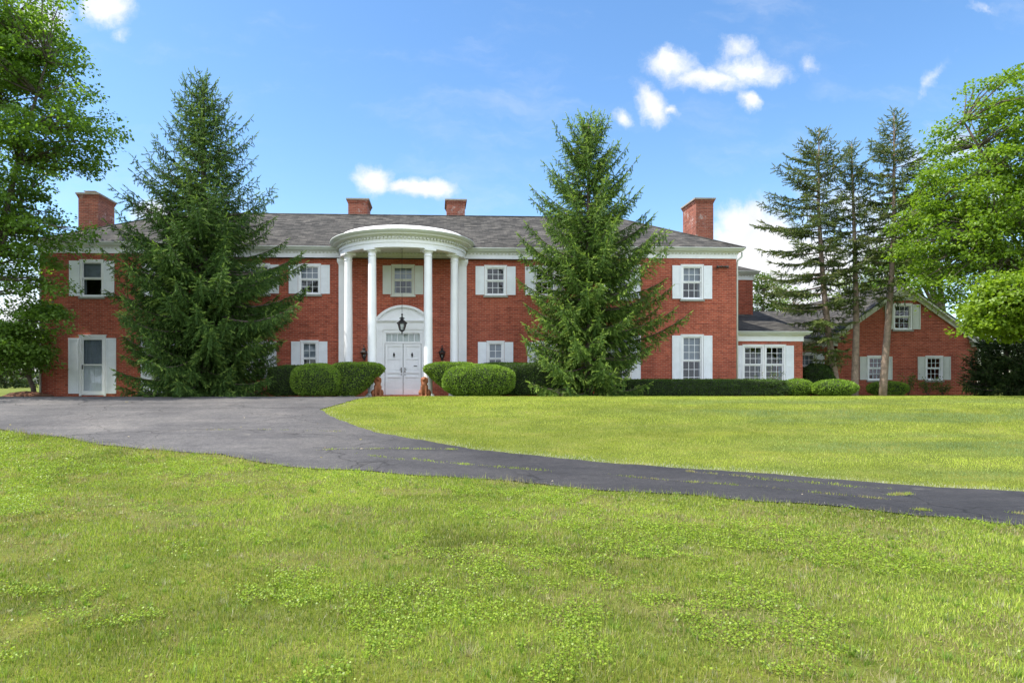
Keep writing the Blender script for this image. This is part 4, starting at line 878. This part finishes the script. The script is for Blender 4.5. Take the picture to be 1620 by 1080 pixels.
bpx('hedge', 522, 610, 573, -2.75, .75, 4.2, 'clipped hedge block just left of the front door, undercut beside the dog statue', group=HG, seed=3, cat='hedge', taper=.5, bx=-1, **BR)
bpx('hedge', 668, 762, 573, -2.75, .75, 4.2, 'clipped hedge block just right of the front door, undercut beside the dog statue', group=HG, seed=4, cat='hedge', taper=.5, bx=1, **BR)
bpx('round_bush', 699, 815, 576, -3.35, .95, 2.6, 'wide round clipped bush right of the front door', group=RG, seed=5, **BR2)
bpx('hedge', 745, 900, 574, -2.3, .62, 5, 'dark clipped hedge between the round bush and the right spruce', group=HG, seed=6, cat='hedge')
bpx('hedge', 965, 1244, 600, -1.9, .5, 7, 'long low clipped hedge under the right end windows', group=HG, seed=7, cat='hedge', lump=.09)
bpx('round_bush', 1238, 1284, 599, -1.35, .6, 2.2, 'small round bush at the right end of the low hedge', group=RG, seed=8, **BR2)
bpx('round_bush', 1288, 1352, 600, -2.3, .8, 2.1, 'low round bush standing free between low hedge and tall spruces', group=RG, seed=9, **BR2)
bpx('round_bush', 1376, 1432, 603, 1.4, .6, 2.6, 'round bush behind the rightmost tall spruce trunk', group=RG, seed=10, **BR2)
bpx('shrub', 1268, 1318, 575, 1.9, .7, 2.3, 'dark loose shrub in front of the connecting passage window', seed=11, cA=(.02,.05,.01), cB=(.07,.13,.025), leaf=.08, dens=900, lump=.16)
def loose(px, yw, h, w_, label, seed, n=420, size=.09, group='straggly leafy plants under the gable windows'):
    r = np.random.default_rng(seed); p = at(px, 620, yw); root = empty('leafy_plant', (p[0], yw, gz(p[0], yw)), label=label, cat='plant', group=group); st_ = MB(); P = []; D = []
    for i in range(9):
        a = r.random()*2*PI; L = h*r.uniform(.6, 1.1); tip = Vector((math.cos(a)*w_*r.uniform(.3,1), math.sin(a)*w_*.6, L)); st_.tube([(0,0,0), tip*.5+Vector((0,0,.08)), tip], [.008,.006,.003], 4)
        for _ in range(n//9): t = r.uniform(.25, 1.05); q = tip*t+Vector((0,0,.3*t*(1-t)*h)); P.append(tuple(q+Vector(r.normal(0,.06,3)))); D.append(tuple(Vector(r.normal(0,1,3))+tip))
    st_.build('stem', M['bark'], root); t = r.random(len(P))[:, None]
    V, F_, C = stamp(LV, LF, np.array(P), frames(np.array(D)), size*r.uniform(.6,1.3,len(P)), np.array([.05,.10,.02])*(1-t)+np.array([.16,.22,.06])*t); np_mesh('foliage', V, F_, M['leaf'], root, colr=C)
loose(1437, 1.9, .85, .5, 'straggly plant beside the round bush under the garage gable', 61); loose(1468, 2.1, .75, .55, 'straggly plant below the lower right gable window', 62); loose(1492, 2.3, .55, .35, 'low straggly plant right of the gable window', 63); loose(1535, 2.3, .45, .4, 'small sparse plant at the right corner of the gable wall', 64)
loose(888, -4.2, .22, .35, 'small low leafy weed in front of the right spruce', 65, 140, .05, None)
loose(1215, -1.3, 1.05, .7, 'leafy shrub tips rising behind the low hedge before the paired windows', 66, 300, .07, None)

# conifer spray template
def spray_template(n, L, nl, w_, seed, flat=0.5):
    r = np.random.default_rng(seed); V = []; Fc = []
    for i in range(n):
        t = (i+.5)/n; a = r.random()*2*PI; b = Vector((t*L, 0, 0)); d = Vector((.75, math.cos(a)*.8, math.sin(a)*.8*flat)).normalized()*nl*(1-.35*t)
        s = d.cross(Vector((r.normal(), r.normal(), r.normal()))).normalized()*w_; k = len(V); V += [b-s, b+s, b+d]; Fc.append((k, k+1, k+2))
    k = len(V); V += [Vector((0,0,-.006)), Vector((0,0,.006)), Vector((L,0,0))]; Fc.append((k, k+1, k+2))
    return np.array([tuple(v) for v in V]), np.array(Fc)
SPR = [spray_template(22, .25, .088, .0125, i) for i in range(4)]
def conifer(name, x, y, H, Lfn, label, seed, cat='tree', group=None, zmin=.25, gap=.26, nb=6, elev=None, lat=.085, cA=(.018,.045,.010), cB=(.055,.105,.022), tip=(.13,.20,.04), bark='bark', tr=.16, lean=None, dens=1.0, droop=.35, clear=0, sprs=1.0, tipf=.3, asym=None, inner=.12, densf=None, irr=.3, ss=1.0):
    r = np.random.default_rng(seed); z0 = gz(x, y); root = empty(name, (x, y, z0-.05), label=label, cat=cat, group=group)
    def axis_(z): 
        t = z/H
        return np.array([0, 0, z]) if lean is None else np.array([np.interp(t, [a for a, b in lean], [b for a, b in lean]), 0, z])
    T = MB(); T.tube([Vector(axis_(H*i/14))+Vector((0,0,-.15 if i == 0 else 0)) for i in range(15)], [tr*(1-(i/14))**.8*1.0+.012 for i in range(15)], 10); T.build('trunk', M[bark], root)
    P = []; D = []; C = []; S = []; B = MB(); z = zmin
    while z < H-.1:
        k = max(3, int(round(nb*(1 if z < H*.9 else .7)))); a0 = r.random()*2*PI
        for i in range(k):
            az_ = a0+2*PI*i/k+r.normal(0, .22); zz = z+r.normal(0, .09); t = min(max(zz/H, 0), .995); L = Lfn(t, az_)*r.uniform(.74, 1.12)*(1-irr/2+irr*float(vnoise(az_*1.3, z, 1.1, seed)))
            if r.random() < .08: L *= 1.12
            if L < .08: L = .08
            el = elev(t)+r.normal(0, .09); b0 = axis_(zz); h = np.array([math.cos(az_), math.sin(az_), 0]); nseg = 8; pts = []
            for s in range(nseg+1):
                q = s/nseg; pts.append(b0+h*L*q*math.cos(el*.6)+np.array([0,0, L*(math.tan(el)*q - droop*q*(1-q)*.85*min(1, L) + .05*q**3)]))
            if L > .35: B.tube([Vector(p) for p in pts], [(.010+.011*L)*(1-.85*s/nseg) for s in range(nseg+1)], 4, cap=False)
            pts = np.array(pts); side = np.cross(h, [0,0,1]); nl = max(3, int(L/lat*dens*(densf(t) if densf else 1)))
            for j in range(nl):
                q = inner+(1-inner)*(j+r.random())/nl
                if q > .99: q = .99
                f = q*nseg; ii = int(f); p = pts[ii]+(pts[ii+1]-pts[ii])*(f-ii); tang = (pts[ii+1]-pts[ii]); tang = tang/np.linalg.norm(tang)
                sd = 1 if j % 2 else -1; ll = (.10+.30*L*(1-q)**.8*(1 if q > .2 else q/.2+.2))*r.uniform(.6, 1.15); ll = min(ll, .95)
                ang = r.uniform(.65, 1.1); d = tang*math.cos(ang)+side*sd*math.sin(ang)+np.array([0,0,-droop*r.uniform(.3, 1.1)]); d = d/np.linalg.norm(d)
                ns = max(1, int(ll/.17*sprs+.5))
                for s in range(ns):
                    qq = s/ns; pp = p+d*ll*qq+np.array([0,0,-.25*ll*qq*qq*droop*2]); dd = d+np.array([0,0,-.5*qq*droop*2])+r.normal(0, .22, 3)
                    P.append(pp); D.append(dd); S.append(r.uniform(.75, 1.25)); m = r.random(); cc = np.array(cA)*(1-m)+np.array(cB)*m
                    if (s == ns-1) and r.random() < tipf: cc = np.array(tip)*r.uniform(.7, 1.1)
                    C.append(cc)
                if r.random() < droop*1.6:           # hanging branchlet
                    for s in range(r.integers(1, 3)): P.append(p+np.array([0,0,-.16*s])); D.append(np.array([r.normal(0,.3), r.normal(0,.3), -1])); S.append(r.uniform(.7,1.1)); m = r.random(); C.append(np.array(cA)*(1-m)+np.array(cB)*m)
            P.append(pts[-1]-.1*(pts[-1]-pts[-2])); D.append(pts[-1]-pts[-2]); S.append(1.0); C.append(np.array(tip))
        z += gap*(1 if z < H*.8 else .75)*r.uniform(.85, 1.15)
    for i in range(14): q = H-.5+i*.04; a = r.random()*6.28; P.append(axis_(min(q, H))); D.append(np.array([math.cos(a), math.sin(a), 1.2])); S.append(.7); C.append(np.array(tip)*.8)
    B.build('branches', M[bark], root); P = np.array(P); D = np.array(D); S = np.array(S)*ss; C = np.array(C); VV = []; FF = []; CC = []; off = 0; kk = rng.integers(0, 4, len(P))
    for t in range(4):
        m = kk == t; V, F_, c_ = stamp(*SPR[t], P[m], frames(D[m]), S[m], C[m]); VV.append(V); FF.append(F_+off); CC.append(c_); off += len(V)
    np_mesh('needles', np.concatenate(VV), np.concatenate(FF), M['needle'], root, colr=np.concatenate(CC)); return root
def el_sp(t): return float(np.interp(t, [0, .15, .4, .7, 1], [-.10, .0, .14, .42, .9]))
p = at(322, 628, -3.1)
def L1(t, a): 
    base = np.interp(t, [0, .06, .2, .33, .42, .55, .70, .82, .92, 1], [1.8, 2.7, 3.25, 3.35, 3.0, 2.45, 1.85, 1.25, .72, .1])
    return base*(1+.12*math.cos(a-PI)*(.42 < t < .75))
conifer('spruce_tree', p[0], -3.1, 11.55, L1, 'tallest broad dark spruce left of the portico', 101, elev=el_sp, nb=7, gap=.26, tr=.20, droop=.5, irr=.5, densf=lambda t: float(np.interp(t,[0,.4,.6,1],[1.2,1.0,.55,.5])), tipf=.3, lat=.052, sprs=1.35, ss=.84, cA=(.042,.095,.02), cB=(.115,.205,.04), tip=(.23,.34,.07), cat='spruce', group='two big spruces in front of the house')
p = at(931, 628, -3.0)
def L2(t, a):
    return np.interp(t, [0, .06, .18, .35, .5, .62, .74, .85, .93, 1], [1.4, 2.1, 2.4, 2.55, 2.35, 1.95, 1.5, 1.1, .68, .1])
def el_sp2(t): return float(np.interp(t, [0, .15, .4, .7, 1], [.0, .12, .24, .46, .95]))
conifer('spruce_tree', p[0], -3.0, 10.4, L2, 'brighter green spruce right of the portico with gaps showing the house', 102, elev=el_sp2, nb=6, gap=.26, tr=.16, droop=.52, irr=.46, densf=lambda t: float(np.interp(t,[0,.4,.6,1],[1.15,1.15,.95,.85])), lat=.058, sprs=1.3, ss=.84, cA=(.05,.11,.020), cB=(.16,.26,.045), tip=(.30,.42,.08), tipf=.45, cat='spruce', group='two big spruces in front of the house')
# three tall thin spruces at the right
TG = 'tall thin spruces in front of the garage wing'
def el_t(t): return float(np.interp(t, [0, .3, .6, .85, 1], [-.25, -.08, .08, .35, .8]))
def thin(px0, yw, ytop, lean_px, Lmax, zb, label, seed, asy):
    b = at(px0, 620, yw); top = at(px0, ytop, yw)[2]; sc_ = (depth(b[0], yw))/F; H = top-gz(b[0], yw)+.05
    ln = [(t, dx*sc_) for t, dx in lean_px]
    def Lf(t, a): 
        v = np.interp(t, [zb-.1, zb, zb+.15, .55, .75, .9, 1], [.25, .5, .85, 1.0, .85, .5, .08])*Lmax
        return v*(1+asy*math.cos(a-PI))
    conifer('tall_spruce', b[0], yw, H, Lf, label, seed, elev=el_t, nb=4, gap=.34, zmin=H*(zb-.06), tr=.155, lean=ln, droop=.18, lat=.066, dens=1.0, sprs=1.25, irr=.55, cA=(.055,.088,.024), cB=(.16,.215,.055), tip=(.23,.26,.09), tipf=.3, bark='bark_grey', cat='spruce', group=TG, inner=.18)
thin(1324, 1.6, 207, [(0,0),(.1,-4),(.2,-12),(.42,-22),(.7,-30),(1,-29)], 1.95, .20, 'left of the three tall thin spruces, trunk curving left', 201, .38)
thin(1352, 1.2, 228, [(0,0),(.3,3),(.6,0),(1,-5)], 1.15, .40, 'middle of the three tall thin spruces, straight dark trunk', 202, .0)
thin(1396, .4, 178, [(0,0),(.15,5),(.35,13),(.6,19),(1,19)], 1.6, .40, 'right of the three tall thin spruces, the tallest, pale trunk leaning right', 203, .05)

# broadleaf trees
ML = np.array([(0,0,0),(.25,.42,.10),(.52,.30,.08),(1,0,-.06),(.52,-.30,.08),(.25,-.42,.10)]); MF = np.array([[0,1,2,3],[0,3,4,5]])
def broadleaf(name, x, y, trunk_h, blobs, label, seed, nclu, per, leaf=.12, cA=(.03,.07,.012), cB=(.11,.19,.03), tr=.25, cat='maple', group=None, clu=.55, bark='bark', limbs=9, z0=None, trunk_top=None, hollow=.35, flat=.45):
    """blobs: list of (cx, cy, cz, rx, ry, rz, weight) in world coordinates"""
    r = np.random.default_rng(seed); base = np.array([x, y, gz(x, y) if z0 is None else z0]); root = empty(name, tuple(base), label=label, cat=cat, group=group)
    B = np.array([b[:6] for b in blobs], float); W = np.array([b[6] if len(b) > 6 else b[3]*b[4]*b[5] for b in blobs], float); W /= W.sum()
    k = r.choice(len(B), nclu, p=W); U = r.normal(size=(nclu, 3)); U /= np.linalg.norm(U, axis=1, keepdims=True); rad = (hollow+(1-hollow)*r.random(nclu)**.5)
    Cn = B[k, :3]+U*rad[:, None]*B[k, 3:6]; Cn = Cn-base
    top = np.array(trunk_top if trunk_top is not None else (0, 0, trunk_h)); T = MB()
    T.tube([Vector((0,0,-.2)), Vector(top*.33)+Vector((.03,0,0)), Vector(top*.66), Vector(top)], [tr*1.25, tr, tr*.9, tr*.75], 12)
    lim = []
    order = r.permutation(nclu)[:limbs]
    for i in order:
        e_ = Cn[i]*1.0; s0 = top*r.uniform(.6, 1.0); m1 = s0+(e_-s0)*.4+np.array([0,0,.12*np.linalg.norm(e_-s0)])+r.normal(0,.15,3); pp = []
        for q in np.linspace(0, 1, 9): pp.append((1-q)**2*s0+2*q*(1-q)*m1+q*q*e_)
        lim.append(np.array(pp)); T.tube([Vector(v) for v in pp], [tr*.5*(1-.85*q)+.01 for q in np.linspace(0, 1, 9)], 7)
    T.build('trunk', M[bark], root)
    AL = np.concatenate([l[1:] for l in lim]+[top[None]]); TW = MB()
    for c_ in Cn:
        dd = np.linalg.norm(AL-c_, axis=1)+.6*np.clip(AL[:,2]-c_[2], 0, 9); j = int(np.argmin(dd)); a = AL[j]; m1 = (a+c_)/2+r.normal(0, .1, 3)+np.array([0,0,.06*dd[j]])
        L = np.linalg.norm(c_-a); TW.tube([Vector(a), Vector(m1), Vector(c_)], [.012+.012*min(L,3), .010+.006*min(L,3), .005], 4, cap=False)
    TW.build('branches', M[bark], root)
    n = nclu*per; kk = np.repeat(np.arange(nclu), per); cs = r.uniform(.6, 1.25, nclu)*clu
    U = r.normal(size=(n, 3)); U /= np.linalg.norm(U, axis=1, keepdims=True); off = U*(r.random(n)**.45)[:, None]*cs[kk][:, None]*np.array([1.15, 1.15, flat]); off[:,2] -= .25*(off[:,0]**2+off[:,1]**2)/clu
    P = Cn[kk]+off; up = np.stack([r.normal(0,.45,n), r.normal(0,.45,n), np.ones(n)], 1); D = off*np.array([1,1,.2])+r.normal(0,.35,(n,3))+np.array([0,0,-.15])
    t = np.clip(.55*r.random(n)+.45*r.random(nclu)[kk], 0, 1)[:, None]
    V, F_, c_ = stamp(ML, MF, P, frames(D, up=up), leaf*r.uniform(.6, 1.25, n), np.array(cA)*(1-t)+np.array(cB)*t); np_mesh('crown', V, F_, M['leaf'], root, colr=c_); return root
def blob(px, py, yw, rpx, rpy, rd, w_=None):
    c_ = at(px, py, yw); s = depth(c_[0], yw)/F; b = (c_[0], yw, c_[2], rpx*s, rd, rpy*s); return b+((w_,) if w_ else ())
yl = -3.9
broadleaf('maple_tree', at(-40, 600, yl)[0], yl, 2.6, [blob(-40,60,yl,140,90,3.0), blob(10,10,yl,95,70,2.5), blob(40,110,yl,100,75,2.4), blob(95,200,yl-.5,82,62,2.0), blob(135,228,yl-.5,62,30,1.2), blob(90,262,yl,60,16,1.0,1.0), blob(-10,250,yl,110,110,3.0),
     blob(10,370,yl,105,80,2.6), blob(50,372,yl-.4,58,46,1.6), blob(122,372,yl-.4,34,17,.9,.7), blob(5,480,yl,75,70,2.3), blob(60,470,yl,38,55,1.5), blob(78,505,yl-.2,20,24,.8,.5), blob(0,545,yl,60,40,1.8,14), blob(30,560,yl,30,28,1.2,4), blob(-200,300,yl,170,260,3.5,6)],
     'large maple filling the left edge and hanging over the left end of the house', 301, 900, 80, leaf=.12, tr=.3, cA=(.08,.155,.025), cB=(.19,.31,.055), clu=.55, limbs=14, hollow=.2)
ys = -1.0
broadleaf('small_tree', at(56, 600, ys)[0], ys, 1.0, [blob(25,560,ys,55,30,1.6), blob(35,520,ys,30,40,1.4), blob(0,590,ys,40,14,1.4)], 'small dark leaning tree under the maple at the left corner of the house', 302, 90, 55, leaf=.10, tr=.09, cA=(.02,.045,.01), cB=(.06,.11,.02), clu=.42, limbs=6, trunk_top=(-.35, 0, 1.1), cat='tree')
yr = -3.0
broadleaf('maple_tree', at(1690, 600, yr)[0], yr, 2.8, [blob(1600,150,yr,65,50,2.2), blob(1560,215,yr,70,60,2.2), blob(1635,230,yr,90,90,3), blob(1545,300,yr,85,60,2.4), blob(1490,290,yr,42,42,1.5), blob(1600,350,yr,110,80,3), blob(1500,375,yr,72,52,1.9), blob(1468,345,yr,34,48,1.2),
     blob(1560,430,yr,110,45,2.4), blob(1475,440,yr,50,32,1.4), blob(1700,350,yr,120,160,3.5), blob(1505,475,yr,42,20,1.2,.9)],
     'big bright green maple at the right edge overhanging the garage gable', 303, 900, 68, leaf=.125, tr=.32, cA=(.09,.165,.02), cB=(.23,.35,.045), clu=.52, limbs=14, hollow=.2)
yq = -6.5
broadleaf('young_maple', at(1665, 600, yq)[0], yq, 1.6, [blob(1600,485,yq,62,42,1.5), blob(1590,455,yq,45,26,1.1), blob(1562,500,yq,36,30,1.0), blob(1650,500,yq,60,50,1.6)],
     'low bright yellow-green maple boughs at the right edge in front of the bigger maple', 304, 210, 75, leaf=.13, tr=.12, cA=(.11,.19,.02), cB=(.27,.38,.045), clu=.42, limbs=8, hollow=.15, cat='maple')
broadleaf('background_maple', at(1500, 600, 15)[0], 15, 4, [blob(1480,320,15,60,70,3), blob(1450,380,15,50,50,2.5), blob(1440,430,15,60,30,2.5)], 'bright maple behind the garage roof peak', 305, 170, 60, leaf=.2, tr=.3, cA=(.05,.11,.014), cB=(.15,.25,.03), clu=.85, limbs=7)
# dark evergreen at the right end of the gable
conifer('dark_evergreen', at(1592, 620, .5)[0], .5, 3.3, lambda t, a: float(np.interp(t, [0,.1,.6,1], [1.2,1.45,1.25,.5])), 'dark evergreen under the maples at the right end of the gable', 401, elev=lambda t: .15, nb=7, gap=.2, cA=(.022,.045,.014), cB=(.065,.11,.03), tip=(.09,.14,.04), tipf=.15, tr=.12, cat='evergreen')
conifer('dark_evergreen', at(1555, 620, 1.4)[0], 1.4, 2.6, lambda t, a: float(np.interp(t, [0,.1,.6,1], [.5,.7,.6,.2])), 'slim grey-green evergreen touching the gable wall corner', 402, elev=lambda t: .3, nb=6, gap=.2, cA=(.02,.04,.015), cB=(.07,.11,.04), tip=(.09,.13,.05), tipf=.2, tr=.08, cat='evergreen')
conifer('dark_evergreen', at(1650, 620, -.5)[0], -.5, 3.6, lambda t, a: float(np.interp(t, [0,.1,.6,1], [1.3,1.5,1.3,.5])), 'dark evergreen cut by the right edge of the view', 403, elev=lambda t: .15, nb=7, gap=.2, cA=(.022,.045,.014), cB=(.065,.11,.03), tip=(.09,.14,.04), tipf=.15, tr=.12, cat='evergreen')
# background trees
BT = 'trees behind the house'
for i, (px, py, yw, rx, ry2, lab, cA, cB) in enumerate([
    (1205, 470, 26, 26, 45, 'thin tree behind the roof right of the rear block', (.05,.09,.02), (.13,.19,.05)),
    (1250, 475, 32, 34, 32, 'pale green tree behind the low wing roof', (.09,.15,.03), (.22,.31,.07)),
    (1345, 450, 30, 42, 30, 'pale tree seen between the thin spruce trunks', (.09,.13,.04), (.21,.27,.09)),
    (1395, 430, 26, 36, 42, 'pale tree left of the garage roof peak', (.07,.11,.03), (.18,.24,.07))]):
    c_ = at(px, py, yw); s = depth(c_[0], yw)/F
    broadleaf('background_tree', c_[0], yw, c_[2]*.55, [(c_[0], yw, c_[2], rx*s, rx*s*.8, ry2*s), (c_[0]+.3*rx*s, yw, c_[2]-ry2*s*.8, rx*s*.9, rx*s*.8, ry2*s*.8)], lab, 500+i, 80, 45, leaf=.2, tr=.16, cA=cA, cB=cB, clu=.75, limbs=6, cat='tree', group=BT)
for i, (px, py, yw, rx, ry2, lab) in enumerate([(8, 604, 46, 34, 16, 'distant grey-green tree at the left edge of the view'), (42, 612, 60, 26, 13, 'distant round tree beside the left corner of the house'), (-60, 596, 50, 40, 22, 'distant tree beyond the left edge'), (1600, 600, 42, 60, 40, 'distant dark tree behind the evergreens at the right')]):
    c_ = at(px, py, yw); s = depth(c_[0], yw)/F
    broadleaf('distant_tree', c_[0], yw, max(.6, c_[2]*.4), [(c_[0], yw, max(c_[2], 1.2), rx*s, rx*s*.8, ry2*s)], lab, 520+i, 70, 36, leaf=.26, tr=.14, cA=(.06,.09,.04), cB=(.13,.18,.09), clu=.9, limbs=4, cat='tree', group='distant trees')
# mulch heap
mh = MB(); pm = at(42, 628, -1.6); nn_ = 20
mh.lathe([(.95,-.05),(.8,.05),(.5,.15),(.25,.2),(.001,.21)], (0,0,0), nn_); mh.v = [(x*(1+.12*rnd.uniform(-1,1)), y*(1+.1*rnd.uniform(-1,1)), z+rnd.uniform(-.02,.02)) for x, y, z in mh.v]
o = mh.build('mulch_heap', M['soil'], label='low heap of reddish mulch at the left corner of the house', cat='mulch heap'); o.location = (pm[0], -1.6, gz(pm[0], -1.6))

# ------------------------------------------------------------------ seated dog statues
def dog(x, y_, rz, label):
    bm = bmesh.new()
    def ell(c, r, rot=0.0):
        m_ = Matrix.Translation(c) @ Matrix.Rotation(rot, 4, 'X') @ Matrix.Diagonal((*r, 1)); bmesh.ops.create_uvsphere(bm, u_segments=16, v_segments=10, radius=1, matrix=m_)
    def limb(pts, rad):
        t = MB(); t.tube(pts, rad, 10); vs = [bm.verts.new(v) for v in t.v]
        for f in t.f:
            try: bm.faces.new([vs[i] for i in f])
            except ValueError: pass
    ell((0, .10, .17), (.135, .15, .15)); ell((0, .02, .30), (.115, .115, .20), .25); ell((0, -.03, .42), (.095, .09, .13)); ell((0, -.035, .53), (.075, .075, .08)); ell((0, -.03, .60), (.078, .085, .075))
    ell((0, -.12, .57), (.044, .07, .036)); ell((0, -.165, .588), (.017, .015, .014))
    for s in (-1, 1):
        ell((s*.092, -.005, .55), (.026, .05, .10)); limb([(s*.065, -.06, .36), (s*.07, -.075, .2), (s*.068, -.08, .05)], [.05, .037, .032]); ell((s*.07, -.115, .03), (.036, .06, .03))
        ell((s*.135, .06, .13), (.06, .13, .115)); ell((s*.14, -.02, .03), (.038, .085, .03))
    limb([(0, .22, .06), (.08, .26, .03), (.16, .22, .03)], [.035, .03, .02]); ell((0, .06, .03), (.17, .18, .03))
    me = bpy.data.meshes.new('dog_statue'); bm.to_mesh(me); bm.free(); me.materials.append(M['terracotta'])
    o = bpy.data.objects.new('dog_statue', me); col.objects.link(o); md = o.modifiers.new('r', 'REMESH'); md.mode = 'VOXEL'; md.voxel_size = .011; md.use_smooth_shade = True
    o.location = (x, y_, gz(x, y_)); o.rotation_euler = (0, 0, rz); o.scale = (1.2, 1.15, 1.12); return tag(o, label, 'statue', 'seated dog statues flanking the front door')
pd = at(597.5, 620, -3.0); dog(pd[0], -3.0, .25, 'terracotta seated dog statue left of the front door under the hedge end')
pd = at(671.5, 620, -3.0); dog(pd[0], -3.0, -.2, 'terracotta seated dog statue right of the front door beside the hedge')
